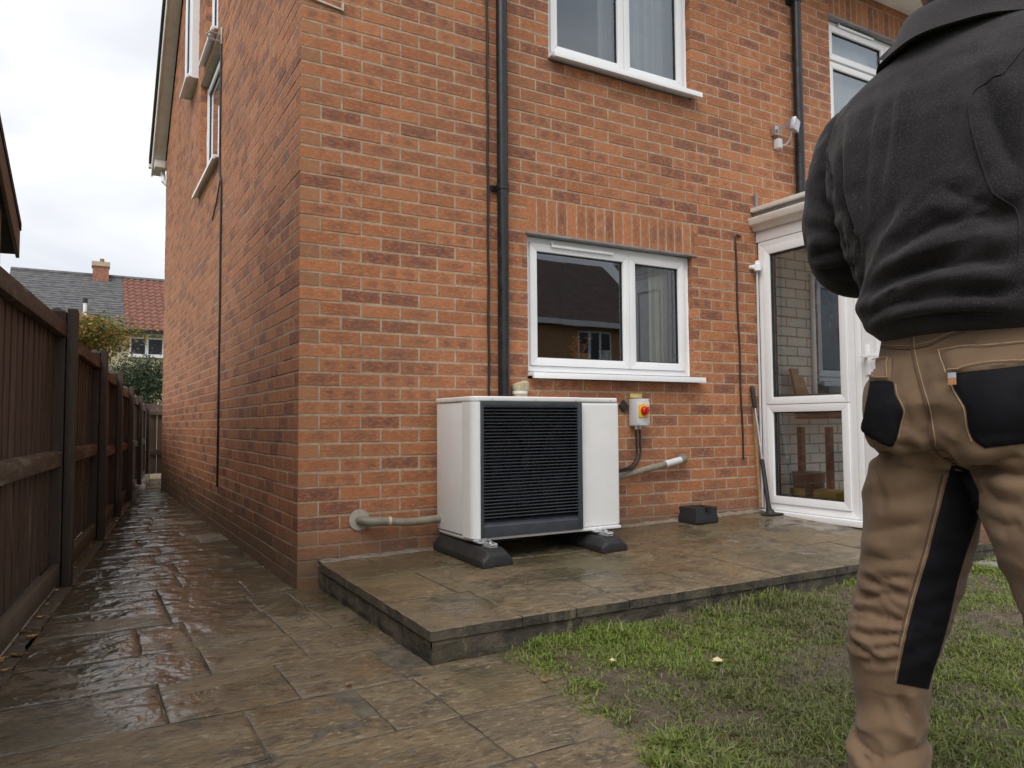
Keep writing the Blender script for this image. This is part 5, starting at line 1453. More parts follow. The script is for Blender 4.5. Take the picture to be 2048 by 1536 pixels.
# fallen leaves and bits of litter ------------------------------------
def leaf(x, y, z, s, mat, label, seed, name='fallen_leaf', group=None):
    r = random.Random(seed); n = 7; mb = MB(); a0 = r.uniform(0, 6.28)
    L = []; ca, sa = math.cos(a0), math.sin(a0)
    for i in range(n+1):
        t = i/n; w = math.sin(math.pi*min(1, t*1.02))**.8*.36*(1+.35*math.sin(i*2.6))
        for k, sgn in enumerate((-1, 0, 1)):
            px_ = (t-.5)*s; py_ = sgn*w*s
            zz = z+.003+.10*s*abs(sgn)*(.6+r.uniform(-.2, .4))+.12*s*(2*t-1)**2
            L.append((x+px_*ca-py_*sa, y+px_*sa+py_*ca, zz))
    mb.add(L, [(i*3+k, i*3+k+1, i*3+k+4, i*3+k+3) for i in range(n) for k in range(2)])
    mb.tube([(x+s*.5*ca, y+s*.5*sa, z+.003+.12*s), (x+s*.8*ca, y+s*.8*sa, z+.004)], .0009, 4)
    return tag(mb.build(name, MAT[mat], None, smooth=True), label, 'leaf', group)
leaf(.93, -1.985, float(lawn_z(np.array(.93), np.array(-1.985)))+.02, .055, 'leaf_pale', 'pale yellow fallen leaf alone in the middle of the worn grass', 1)
leaf(.345, -1.80, .006, .035, 'leaf_brown', 'small orange brown leaf at the corner where slab meets grass', 2)
leaf(-.21, -1.50, .004, .03, 'leaf_brown', 'small dark leaf on the paving left of the patio corner', 3)
leaf(-.66, -.70, .004, .045, 'leaf_brown', 'brown curled leaf on wet paving in front of the fence', 4)
leaf(.62, -1.80, float(lawn_z(np.array(.62), np.array(-1.8)))+.02, .03, 'leaf_pale', 'small pale leaf in the grass near the patio corner', 5)
rl = random.Random(77)
for k in range(46):
    t = rl.uniform(.0, 6.5)**1.0; p = TFn(t if k > 12 else rl.uniform(-.1, .75), rl.uniform(.005, .075), 0)
    m_ = rl.choice(['leaf_yellow', 'leaf_brown', 'leaf_brown', 'leaf_pale'] if k > 12 else ['leaf_yellow', 'leaf_yellow', 'leaf_brown'])
    leaf(p[0], p[1], .004, rl.uniform(.025, .05), m_, {'leaf_yellow': 'yellow', 'leaf_brown': 'brown', 'leaf_pale': 'pale straw coloured'}[m_]+' fallen leaf in the soil strip along the foot of the fence', 200+k, group='leaf litter along the fence')
# ------------------------------------------------------------------ the person
from mathutils.bvhtree import BVHTree
def vnoise3(x, y, z, seed=0):
    ix, iy, iz = np.floor(x), np.floor(y), np.floor(z); fx, fy, fz = x-ix, y-iy, z-iz
    fx, fy, fz = [f*f*(3-2*f) for f in (fx, fy, fz)]
    def H(a, b, c): return _h(a+c*57.0, b-c*113.0, seed)
    r = 0
    for a in (0, 1):
        for b in (0, 1):
            for c in (0, 1):
                r = r+H(ix+a, iy+b, iz+c)*(fx if a else 1-fx)*(fy if b else 1-fy)*(fz if c else 1-fz)
    return r
def fbm3(x, y, z, seed=0, o=3):
    s = 0; t = 0; a = .5
    for k in range(o): s = s+a*vnoise3(x*2**k, y*2**k, z*2**k, seed+k*13); t += a; a *= .5
    return s/t
def sstep(a, b, x):
    t = np.clip((x-a)/(b-a), 0, 1); return t*t*(3-2*t)

MAN = np.array([.36, -3.17, 0.0])                 # faces +X, his left is +Y
def B(f, l, z): return Vector((MAN[0]+f, MAN[1]+l, z))
def loft(rings, n=48):
    """rings: (z, f, l, half depth, half width, exponent) -> closed tube"""
    V = []; Fc = []
    for (z, f, l, a, b, ex) in rings:
        for k in range(n):
            t = 2*math.pi*k/n; c, s = math.cos(t), math.sin(t)
            V.append(B(f+a*math.copysign(abs(c)**(2/ex), c), l+b*math.copysign(abs(s)**(2/ex), s), z))
    for i in range(len(rings)-1):
        for k in range(n): Fc.append((i*n+k, i*n+(k+1) % n, (i+1)*n+(k+1) % n, (i+1)*n+k))
    Fc.append(tuple(range(n-1, -1, -1))); Fc.append(tuple(range((len(rings)-1)*n, len(rings)*n)))
    return V, Fc
def limb(pts, sub=6, n=28):
    """pts: (f,l,z,r[,r2]) smooth tube through the joints"""
    P = [np.array(p[:4], float) for p in pts]; out = []
    for k in range(len(P)-1):
        p0 = P[max(0, k-1)]; p1 = P[k]; p2 = P[k+1]; p3 = P[min(len(P)-1, k+2)]
        for t in range(sub):
            t /= sub; out.append(.5*((2*p1)+(p2-p0)*t+(2*p0-5*p1+4*p2-p3)*t*t+(3*p1-p0-3*p2+p3)*t**3))
    out.append(P[-1])
    mb = MB(); mb.tube([B(*q[:3]) for q in out], [float(q[3]) for q in out], n)
    return mb.v, mb.f
def ball(c, r, n=20):
    bm = bmesh.new(); bmesh.ops.create_uvsphere(bm, u_segments=n, v_segments=n//2+2, radius=1.0)
    V = [B(c[0]+v.co.x*r[0], c[1]+v.co.y*r[1], c[2]+v.co.z*r[2]) for v in bm.verts]; bm.verts.index_update()
    Fc = [tuple(v.index for v in f.verts) for f in bm.faces]; bm.free(); return V, Fc
def fuse(shapes, voxel, smooth=4):
    """union the closed shapes into one continuous skin"""
    mb = MB()
    for V, Fc in shapes: mb.add(V, Fc)
    me = mb.mesh('tmp'); o = bpy.data.objects.new('tmp', me); COL.objects.link(o)
    bm = bmesh.new(); bm.from_mesh(me); bmesh.ops.recalc_face_normals(bm, faces=bm.faces[:]); bm.to_mesh(me); bm.free()
    md = o.modifiers.new('r', 'REMESH'); md.mode = 'VOXEL'; md.voxel_size = voxel
    if smooth:
        m2 = o.modifiers.new('s', 'SMOOTH'); m2.factor = .5; m2.iterations = smooth
    dg = bpy.context.evaluated_depsgraph_get(); dg.update()
    out = bpy.data.meshes.new_from_object(o.evaluated_get(dg))
    bpy.data.objects.remove(o); bpy.data.meshes.remove(me)
    return out
def get_co(me):
    a = np.empty(len(me.vertices)*3, np.float32); me.vertices.foreach_get('co', a); return a.reshape(-1, 3).astype(float)
def get_no(me):
    a = np.empty(len(me.vertices)*3, np.float32); me.vertices.foreach_get('normal', a); return a.reshape(-1, 3).astype(float)
def set_co(me, c): me.vertices.foreach_set('co', c.astype(np.float32).ravel()); me.update()
def ridge(u, sharp=1.6):                          # folded cloth profile: rounded crests, narrow valleys
    return 1-np.abs(np.sin(u))**sharp*1.0
def rnz(a, b, seed=0):                            # ridged noise: irregular creases across a, running along b
    n = .68*vnoise(a, b, seed)+.32*vnoise(a*2.1+7, b*1.7, seed+5)
    return 1-np.abs(2*n-1)
def finish(me, name, mat, parent):
    me.materials.clear(); me.materials.append(mat); me.polygons.foreach_set('use_smooth', [True]*len(me.polygons)); me.name = name
    return link(name, me, parent)

person = empty('person', (MAN[0], MAN[1], 0), 'person seen from behind in dark fleece jacket and tan work trousers with black panels', 'person')

# --- materials
def mat_fleece():
    m = M('black_fleece'); p = m.pos()
    c = m.mix(m.rng(m.noise(p, 9, 5, .6), .3, .7), (.0130, .0120, .0135), (.0255, .0232, .0243))
    fz = m.noise(p, 420, 3, .7); c = m.mix(m.math('MULTIPLY', m.rng(fz, .50, .70), .65), c, (.070, .063, .063))
    lint = m.math('MULTIPLY', m.rng(m.noise(m.map(p, (260, 260, 90)), 1, 2), .66, .74), m.rng(m.noise(p, 7, 3), .45, .65))
    c = m.mix(m.math('MULTIPLY', lint, .5), c, (.17, .155, .15))
    h = m.math('ADD', m.math('MULTIPLY', m.noise(p, 160, 4, .7), .7), m.math('MULTIPLY', fz, .35))
    MAT['black_fleece'] = m.pbr(c, .9, m.bump(h, .5, .004), spec=.15, sheen=.13)
def mat_canvas():
    m = M('tan_canvas'); p = m.pos()
    c = m.mix(m.rng(m.noise(p, 7, 5, .6), .3, .7), (.148, .095, .056), (.195, .128, .078))
    c = m.mix(m.rng(m.noise(p, 3.5, 5, .65), .52, .72, 0, .5), c, (.108, .069, .045))
    c = m.mix(m.rng(m.noise(p, 16, 6, .72), .58, .75, 0, .35), c, (.25, .18, .12))
    w = m.math('ADD', m.wave(m.map(p, (1, .6, 1)), 260, 1.5, 1, 'Z'), m.wave(p, 260, 1.5, 1, 'Y'))
    h = m.math('ADD', m.math('MULTIPLY', w, .12), m.math('MULTIPLY', m.noise(p, 60, 4, .6), .8))
    MAT['tan_canvas'] = m.pbr(c, .82, m.bump(h, .28, .003), spec=.25, sheen=.1)
    m = M('black_canvas'); p = m.pos()
    c = m.mix(m.rng(m.noise(p, 9, 5, .6), .3, .7), (.0055, .0055, .007), (.011, .011, .0135))
    MAT['black_canvas'] = m.pbr(c, .85, m.bump(m.noise(p, 90, 4, .6), .3, .003), spec=.12)
def mat_skin():
    m = M('skin'); p = m.pos()
    c = m.mix(m.rng(m.noise(p, 30, 4), .3, .7), (.42, .22, .15), (.50, .28, .20))
    MAT['skin'] = m.pbr(c, .5, m.bump(m.noise(p, 240, 3), .2, .001))
    m = M('dark_hair'); p = m.pos()
    MAT['dark_hair'] = m.pbr(m.mix(m.noise(m.map(p, (300, 300, 60)), 1, 3), (.012, .009, .007), (.035, .027, .02)), .55, m.bump(m.noise(m.map(p, (500, 500, 80)), 1, 3), .8, .003))
mat_fleece(); mat_canvas(); mat_skin()
simple('thread_tan', (.30, .205, .125), .8, .15, 60)
simple('thread_dark', (.10, .062, .036), .8, .15, 60)
simple('boot_leather', (.055, .04, .03), .55, .2, 20, .4)
simple('boot_sole', (.02, .02, .022), .7, .2, 30, .4)
simple('tag_orange', (.50, .22, .10), .6, .15, 90)
simple('tag_grey', (.42, .44, .48), .5, .15, 90)

def bvh(me):
    bm = bmesh.new(); bm.from_mesh(me); t = BVHTree.FromBMesh(bm); bm.free(); return t
def eye_hit(tree_, px, py):
    dr_ = FW+RT*(px-CX)/F_PX-UP*(py-CY)/F_PX
    h = tree_.ray_cast(Vector(CAM), Vector(dr_).normalized())
    return (h[0], h[1]) if h[0] is not None else (None, None)
def creases(co, tree_, folds):
    """folds: ([outline points as seen in the photograph], depth, half width): found on the cloth, then pressed in or raised along the surface"""
    d = np.zeros(len(co))
    for pts, amp, w in folds:
        P = []
        for (a, b) in zip(pts[:-1], pts[1:]):
            n = max(2, int(math.hypot(b[0]-a[0], b[1]-a[1])/6))
            for k in range(n): P.append((a[0]+(b[0]-a[0])*k/n, a[1]+(b[1]-a[1])*k/n))
        P.append(pts[-1]); H = []
        for q in P:
            h, _n = eye_hit(tree_, *q)
            if h is not None: H.append(h[:])
        if len(H) < 2: continue
        H = np.array(H); m = np.all((co > H.min(0)-.06) & (co < H.max(0)+.06), axis=1); idx = np.where(m)[0]
        if not len(idx): continue
        D = np.linalg.norm(co[idx][:, None, :]-H[None], axis=2); k = D.argmin(1); dm = D[np.arange(len(idx)), k]
        t = k/(len(H)-1); taper = np.clip(np.minimum(t, 1-t)*5+.12, 0, 1)
        prof = (np.exp(-(dm/w)**2) if amp > 0 else np.exp(-dm/(.75*w)))-.40*np.exp(-((dm-2.3*w)/(1.2*w))**2)
        d[idx] += amp*taper*prof
    return d
# --- trousers
pelvis = [(.76, .0, -.01, .085, .105, 2.2), (.79, -.005, -.016, .122, .142, 2.3), (.83, -.012, -.02, .143, .158, 2.3), (.87, -.018, -.022, .148, .161, 2.3), (.92, -.015, -.022, .140, .158, 2.3),
          (.97, -.006, -.02, .128, .155, 2.3), (1.02, .0, -.02, .122, .153, 2.3), (1.06, .0, -.02, .118, .151, 2.3)]
legL = [(.005, .076, .86, .084), (.0, .088, .74, .094), (.0, .107, .62, .090), (-.004, .130, .52, .083), (-.016, .150, .44, .077), (-.014, .160, .385, .069), (-.008, .163, .32, .062), (-.010, .165, .25, .057), (-.018, .168, .215, .063), (0, .168, .14, .070), (0, .168, .07, .074), (0, .168, .045, .068)]
legR = [(.005, -.090, .86, .095), (.0, -.114, .74, .104), (.005, -.150, .62, .100), (.01, -.182, .52, .095), (.01, -.205, .42, .088), (.01, -.225, .32, .082), (.01, -.24, .23, .078), (.012, -.25, .14, .080), (.012, -.255, .07, .080), (.012, -.255, .045, .074)]
tr = fuse([loft(pelvis), limb(legL), limb(legR), ball((-.078, .058, .862), (.082, .080, .10)), ball((-.078, -.078, .862), (.088, .095, .10))], .005, 6)
co = get_co(tr); no = get_no(tr); f = co[:, 0]-MAN[0]; l = co[:, 1]-MAN[1]; z = co[:, 2]
lc = np.where(l > -.02, np.interp(z, [.2, .86], [.166, .080]), np.interp(z, [.2, .86], [-.245, -.10]))
ang = np.arctan2(l-lc, -f)                        # angle round the leg, 0 at the back
bk_ = np.clip(np.cos(ang), 0, 1)
n1 = fbm3(f*6, l*6, z*6, 9); n2 = fbm3(f*11, l*11, z*7, 19)
d = .007*(fbm3(f*8, l*8, z*8, 3)-.5)*2
# creases bunched behind the knees, two slanting families that cross
kz = sstep(.37, .43, z)*sstep(.60, .52, z)
a1 = (z+.035*np.sin(ang*1.2)+.018*n1)*34; a2 = (z-.045*np.sin(ang*1.4+.4)+.02*n2)*30
c1 = rnz(a1, ang*.75, 3)**2.2; c2 = rnz(a2, ang*.7+9, 8)**2.2
d += kz*(.4+.6*bk_)*(.008*(c1-.35)+.006*(c2-.35))
d += sstep(.44, .36, z)*sstep(.24, .30, z)*.004*(rnz(ang*1.6+z*6, z*4, 14)-.5)
# slack cloth stacked lower on the shin
sz_ = sstep(.31, .25, z)
d += sz_*.016*(rnz((z+.05*np.sin(ang+.8)+.03*n1)*17, ang*.5, 21)**1.5-.4)
# thigh and seat drag lines
tz = sstep(.54, .62, z)*sstep(.80, .74, z)
d += tz*.010*(rnz((z+.30*(l-lc)*np.sign(l)+.25*f+.02*n1)*13, (l-lc)*5+f*3, 31)**1.6-.4)
# fold where the seat meets the thigh
fz_ = .772+.055*np.clip((l-.02)/.15, -1, 1)*.3+.02*(n1-.5)
d -= .016*np.exp(-((z-fz_)/.012)**2)*sstep(.03, -.05, f)
d += .006*np.exp(-((z-fz_-.03)/.02)**2)*sstep(.03, -.05, f)
# seam hollow between the seat halves
d -= .009*np.exp(-((l+.004)/.018)**2)*sstep(-.02, -.10, f)*sstep(.77, .82, z)*sstep(.97, .90, z)
d += sstep(.82, .87, z)*sstep(1.0, .93, z)*.006*(rnz((z*.75+.30*l+.02*n1)*16, l*5, 41)**1.5-.4)
co += no*d[:, None]; set_co(tr, co)
no = get_no(tr)
TF_ = [([(1788, 887), (1837, 906), (1886, 909), (1928, 929), (1958, 925)], -.018, .011), ([(1745, 884), (1768, 900), (1808, 913)], -.010, .010),
       ([(1749, 935), (1762, 990), (1768, 1033)], -.005, .008), ([(1729, 1066), (1788, 1056), (1847, 1049)], -.006, .011), ([(1735, 990), (1790, 1000), (1850, 985), (1885, 960)], -.005, .012),
       ([(1725, 1110), (1780, 1122), (1835, 1120)], -.006, .009),
       ([(1713, 1150), (1768, 1173), (1820, 1186)], -.010, .0065), ([(1703, 1196), (1742, 1192), (1785, 1186), (1820, 1199)], -.011, .0065), ([(1697, 1215), (1736, 1225), (1788, 1238), (1814, 1241)], -.011, .0065),
       ([(1693, 1231), (1736, 1244), (1788, 1247), (1811, 1240)], -.008, .006), ([(1700, 1261), (1742, 1270), (1781, 1269), (1807, 1261)], -.012, .0065), ([(1697, 1277), (1723, 1300), (1762, 1322)], -.012, .007),
       ([(1742, 1297), (1772, 1297), (1801, 1287)], -.009, .0065), ([(1716, 1319), (1755, 1324), (1795, 1323)], -.008, .0065), ([(1712, 1172), (1760, 1158), (1815, 1150)], -.007, .007),
       ([(1795, 1388), (1814, 1427), (1834, 1459), (1850, 1485)], -.013, .009), ([(1705, 1459), (1716, 1482), (1742, 1505), (1768, 1525)], -.014, .011), ([(1713, 1505), (1736, 1525), (1745, 1535)], -.012, .008),
       ([(1775, 1525), (1814, 1508), (1850, 1494)], -.011, .011), ([(1707, 1458), (1772, 1452), (1837, 1462)], .010, .017),
       ([(1843, 714), (1886, 698), (1951, 685)], -.006, .008), ([(1870, 770), (1890, 762), (1905, 770)], -.004, .010), ([(1863, 872), (1886, 862), (1918, 878)], .006, .012), ([(1800, 790), (1812, 830), (1820, 870)], -.005, .010),
       ([(1752, 705), (1790, 712), (1820, 706)], -.004, .008), ([(1965, 965), (1990, 1000), (2020, 1010), (2046, 1002)], -.010, .012), ([(1975, 1035), (2010, 1050), (2046, 1048)], -.007, .010), ([(1955, 940), (1990, 930), (2046, 915)], -.012, .012)]
d = creases(co, bvh(tr), TF_)
co += no*d[:, None]; set_co(tr, co)
trousers = finish(tr, 'trousers', MAT['tan_canvas'], person)

# --- jacket
torso = [(.982, .0, -.022, .126, .148, 2.3), (.992, -.004, -.024, .140, .162, 2.3), (1.012, -.010, -.025, .152, .172, 2.3), (1.045, -.012, -.025, .155, .176, 2.3), (1.10, -.010, -.022, .152, .180, 2.3), (1.18, -.006, -.012, .157, .198, 2.3), (1.27, .0, 0, .164, .222, 2.3),
         (1.34, .006, 0, .164, .234, 2.3), (1.40, .014, .0, .155, .236, 2.3), (1.45, .024, .0, .138, .226, 2.2), (1.485, .032, 0, .118, .194, 2.1), (1.51, .038, 0, .102, .146, 2.0), (1.53, .042, 0, .093, .110, 2), (1.545, .046, 0, .088, .096, 2)]
armL = [(.03, .16, 1.42, .086), (.022, .206, 1.39, .086), (.016, .238, 1.33, .078), (.014, .256, 1.265, .073), (.026, .270, 1.205, .070), (.065, .272, 1.168, .066), (.125, .228, 1.158, .060), (.20, .15, 1.16, .051), (.25, .10, 1.16, .046)]
armR = [(.02, -.17, 1.42, .088), (-.01, -.225, 1.37, .086), (-.035, -.258, 1.28, .080), (-.045, -.278, 1.20, .076), (-.03, -.288, 1.13, .073), (.03, -.275, 1.07, .068), (.12, -.22, 1.06, .060), (.20, -.14, 1.075, .05), (.24, -.09, 1.085, .045)]
jk = fuse([loft(torso), limb(armL), limb(armR)], .0055, 6)
co = get_co(jk); no = get_no(jk); f = co[:, 0]-MAN[0]; l = co[:, 1]-MAN[1]; z = co[:, 2]
th = np.arctan2(l, -f)                            # 0 at the spine
onarm = sstep(.215, .245, np.abs(l))*sstep(1.0, 1.1, z); body = 1-onarm
n1 = fbm3(f*5, l*5, z*5, 29); n2 = fbm3(f*10, l*10, z*10, 39)
d = .006*(fbm3(f*7, l*7, z*7, 23)-.5)*2
arc = th*.17                                      # metres round the back
# folds fanning out from the left hip across the small of the back
fa = np.arctan2(z-.965, .235-arc); fr2 = np.hypot(z-.965, .235-arc)
fan_w = sstep(.03, .10, fr2)*sstep(.62, .40, fr2)*sstep(1.28, 1.12, z)*sstep(.99, 1.02, z)
d += body*fan_w*.012*(rnz(fa*5.2+.9*n1, fr2*3.0, 51)**1.5-.42)
d += body*fan_w*.006*(rnz(fa*13+1.2*n2, fr2*5.0, 57)**1.5-.42)
# a heavy roll just above the hem
d += body*.008*np.exp(-((z-1.03-.012*np.sin(th*1.7)-.03*(n1-.5))/.016)**2)
# long soft folds falling from the shoulders
vz = sstep(1.10, 1.22, z)*sstep(1.47, 1.38, z)*body
d += vz*.009*(rnz((arc+.22*(z-1.25)*np.sign(arc))*15+.8*n1, z*2.2, 61)**1.3-.45)*(.35+.9*np.clip(np.abs(arc)/.2, 0, 1))
# gathered cloth under the armhole
gz = np.exp(-((np.abs(l)-.20)/.04)**2)*sstep(1.10, 1.16, z)*sstep(1.36, 1.28, z)
d += gz*.007*(rnz((z*.6+np.abs(l))*26, z*4, 71)-.5)
ah = np.exp(-((np.abs(l)-.214-.05*(z-1.3))/.005)**2)*sstep(1.20, 1.26, z); d -= .007*ah
# sleeve creases, tightest at the elbow
el_ = np.exp(-((z-1.20)/.05)**2)
d += onarm*(.007+.014*el_)*(rnz((z*.9+.55*f+.02*n1)*19, l*6+f*4, 81)**1.5-.42)
co += no*d[:, None]; set_co(jk, co)
no = get_no(jk)
JF_ = [([(1807, 135), (1800, 210), (1785, 320), (1777, 400)], .007, .015), ([(1788, 165), (1773, 280), (1762, 380)], -.007, .011), ([(1702, 225), (1695, 300), (1695, 390), (1720, 460)], .008, .013), ([(1680, 290), (1685, 380), (1707, 470), (1724, 530)], -.013, .009),
       ([(1750, 180), (1735, 290), (1730, 390)], -.006, .011), ([(1920, 190), (1900, 280), (1880, 360)], -.007, .018), ([(1880, 365), (1925, 395), (1980, 408), (2035, 432)], -.014, .012), ([(1765, 520), (1810, 480), (1870, 447), (1950, 432), (2035, 442)], -.016, .012),
       ([(1760, 545), (1820, 510), (1890, 482), (1960, 472), (2040, 477)], .011, .013), ([(1732, 590), (1790, 552), (1860, 530), (1940, 520), (2040, 522)], -.017, .011), ([(1735, 606), (1800, 576), (1880, 555), (1960, 548), (2040, 550)], .011, .012),
       ([(1735, 630), (1790, 606), (1870, 591), (1960, 586), (2040, 588)], -.015, .009), ([(1742, 648), (1800, 622), (1880, 610), (1960, 606), (2040, 610)], .008, .010), ([(1748, 665), (1800, 640), (1860, 627), (1950, 624), (2040, 630)], -.008, .007),
       ([(1970, 155), (1980, 220), (2010, 290), (2040, 350)], -.018, .013), ([(1953, 190), (1958, 260), (1985, 340)], .008, .012), ([(1920, 100), (1926, 165)], -.006, .012), ([(1945, 92), (1955, 150)], -.006, .010), ([(1765, 470), (1780, 440), (1790, 400)], -.006, .010),
       ([(1612, 515), (1660, 505), (1705, 490)], -.012, .010), ([(1618, 548), (1670, 540), (1718, 530)], -.010, .009), ([(1606, 450), (1660, 468), (1700, 470)], -.010, .010), ([(1618, 390), (1655, 415), (1690, 425)], -.007, .010), ([(1645, 300), (1660, 345), (1668, 390)], -.008, .009)]
d = creases(co, bvh(jk), [(p_, a_*(.78 if a_ < 0 else .55), w_) for p_, a_, w_ in JF_])
co += no*d[:, None]; set_co(jk, co)
jacket = finish(jk, 'jacket', MAT['black_fleece'], person)

# --- ribbed waistband of the jacket, collar
def band(rings, thick, name, mat, par, fold=None, n=120):
    V = []; Fc = []; m_ = len(rings)
    prof = [(r, 0) for r in rings]+[(r, -thick) for r in reversed(rings)]
    for (z_, f_, l_, a, b, tilt), off in prof:
        for k in range(n):
            t = 2*math.pi*k/n; c, s = math.cos(t), math.sin(t)
            w = fold(t, z_) if fold else 0
            V.append(B(f_+(a+off+w)*c, l_+(b+off+w)*s, z_+tilt*c))
    q = len(prof)
    for i in range(q):
        j = (i+1) % q
        for k in range(n): Fc.append((i*n+k, i*n+(k+1) % n, j*n+(k+1) % n, j*n+k))
    mb = MB(); mb.add(V, Fc); return mb.build(name, MAT[mat], par, smooth=True)
band([(1.455, .036, 0, .126, .160, 0), (1.48, .040, 0, .112, .132, 0), (1.505, .046, 0, .106, .118, 0), (1.535, .050, 0, .104, .112, 0), (1.56, .052, 0, .105, .112, 0), (1.572, .052, 0, .101, .108, 0)], .010, 'collar', 'black_fleece', jacket,
     fold=lambda t, z_: .005*math.sin(5*t+z_*40)+.006*math.sin(2.3*t+1)*max(0, (z_-1.47)*10))
band([(1.578, .052, 0, .104, .110, 0), (1.572, .050, 0, .112, .118, 0), (1.555, .046, 0, .118, .126, 0), (1.535, .042, 0, .124, .136, 0), (1.515, .036, 0, .130, .150, 0), (1.502, .032, 0, .134, .160, 0)], .009, 'collar_fold', 'black_fleece', jacket,
     fold=lambda t, z_: .0035*math.sin(4*t+z_*30)+.004*math.sin(2.3*t+1)-.006*math.sin(9*t+2)*max(0, (1.54-z_)*8))
# the corner of the collar standing out at the front left
mb = MB(); mb.add([B(.055, .098, 1.590), B(.045, .146, 1.590), B(.03, .170, 1.566), B(.008, .160, 1.550), B(.0, .130, 1.540), B(.015, .104, 1.556)], [(0, 1, 2, 3, 4, 5)])
cv = [Vector(v) for v in mb.v]; mb.add([v+Vector((.012, .004, .008)) for v in cv], [(5, 4, 3, 2, 1, 0)]); mb.f += [(i, (i+1) % 6, 6+(i+1) % 6, 6+i) for i in range(6)]; mb.mi += [0]*6
mb.build('collar_tip', MAT['black_fleece'], jacket, bevel=.005)

# --- head, neck and hands: one continuous body surface
HC = (.085, .015, 1.685)
body_sh = [ball(HC, (.098, .076, .112)), ball((.10, .02, 1.635), (.078, .062, .075)), ball((.145, .03, 1.60), (.04, .04, .035)),
           limb([(.03, 0, 1.42, .068), (.045, .003, 1.50, .060), (.06, .008, 1.58, .058), (.075, .012, 1.66, .06)]), ball((.20, .03, 1.665), (.014, .014, .024)), ball((.195, .03, 1.678), (.01, .01, .03)),
           ball((.075, .094, 1.675), (.02, .012, .032)), ball((.072, -.064, 1.675), (.02, .012, .032)), ball((.185, .033, 1.622), (.012, .024, .008)),
           loft([(1.0, .0, 0, .10, .14, 2.2), (1.2, .005, 0, .12, .17, 2.2), (1.36, .015, 0, .11, .17, 2.2), (1.44, .03, 0, .07, .11, 2.1)], 32)]
for s, wr in ((1, (.25, .10, 1.16)), (-1, (.24, -.09, 1.085))):
    wf, wl, wz_ = wr
    body_sh.append(limb([(wf-.09, wl+s*.05, wz_-.005, .033), (wf, wl, wz_, .030), (wf+.035, wl-s*.02, wz_+.004, .034), (wf+.085, wl-s*.035, wz_+.008, .036), (wf+.105, wl-s*.04, wz_+.008, .028)], n=16))
    for q, (dz, L_) in enumerate(((.030, .068), (.010, .076), (-.010, .070), (-.028, .056))):
        bx0 = wf+.095; bl = wl-s*.036
        body_sh.append(limb([(bx0-.02, bl, wz_+.006+dz*.8, .0105), (bx0+.012, bl-s*.008, wz_+.006+dz, .0100), (bx0+L_*.55, bl-s*.034, wz_+.004+dz, .0092), (bx0+L_*.45, bl-s*.056, wz_+dz, .0085)], 4, 10))
    body_sh.append(limb([(wf+.03, wl-s*.012, wz_+.026, .0135), (wf+.06, wl-s*.03, wz_+.048, .0115), (wf+.085, wl-s*.055, wz_+.052, .0095)], 4, 10))
bd = fuse(body_sh, .005, 3)
body_o = finish(bd, 'body', MAT['skin'], person)
hair = fuse([ball((HC[0]-.012, HC[1], HC[2]+.018), (.100, .082, .106)), ball((.048, .01, 1.625), (.056, .064, .060)), ball((.125, .022, 1.600), (.064, .060, .032))], .006, 3)
hc = get_co(hair); hn = get_no(hair); fx = hc[:, 0]-MAN[0]
hc += hn*(.0022*(fbm3(hc[:, 0]*90, hc[:, 1]*90, hc[:, 2]*40, 5)-.5)*2)[:, None]; set_co(hair, hc)
finish(hair, 'hair', MAT['dark_hair'], body_o)
for s in (-1, 1):
    me_ = MB(); me_.lathe(B(.172, .028+s*.031, 1.688), (1, 0, 0), [(-.012, .004), (-.006, .0115), (0, .0125), (.006, .009), (.009, .002)], 12); me_.build('eye', MAT['ornament_white'], body_o, smooth=True)

# --- boots
for (lf, ll) in ((.0, .168), (.012, -.255)):
    V, Fc = limb([(lf-.085, ll, .05, .040), (lf-.04, ll, .055, .047), (lf+.03, ll, .05, .045), (lf+.10, ll+.004, .042, .046), (lf+.16, ll+.006, .038, .040), (lf+.185, ll+.006, .035, .028)])
    up_ = limb([(lf-.03, ll, .05, .05), (lf-.035, ll, .12, .052), (lf-.03, ll, .19, .058)])
    bt = fuse([(V, Fc), up_], .007, 3); cb = get_co(bt); cb[:, 2] = np.maximum(cb[:, 2], .016); set_co(bt, cb); bo = finish(bt, 'boot', MAT['boot_leather'], person)
    mb = MB(); pr_ = [(-.13, -.034), (-.10, -.046), (0, -.040), (.10, -.050), (.17, -.042), (.20, -.015), (.20, .02), (.17, .048), (.10, .055), (0, .042), (-.10, .046), (-.13, .034)]
    mb.prism([B(lf+a, ll+b, -.004) for a, b in pr_], (0, 0, .03)); mb.build('sole', MAT['boot_sole'], bo, bevel=.004)

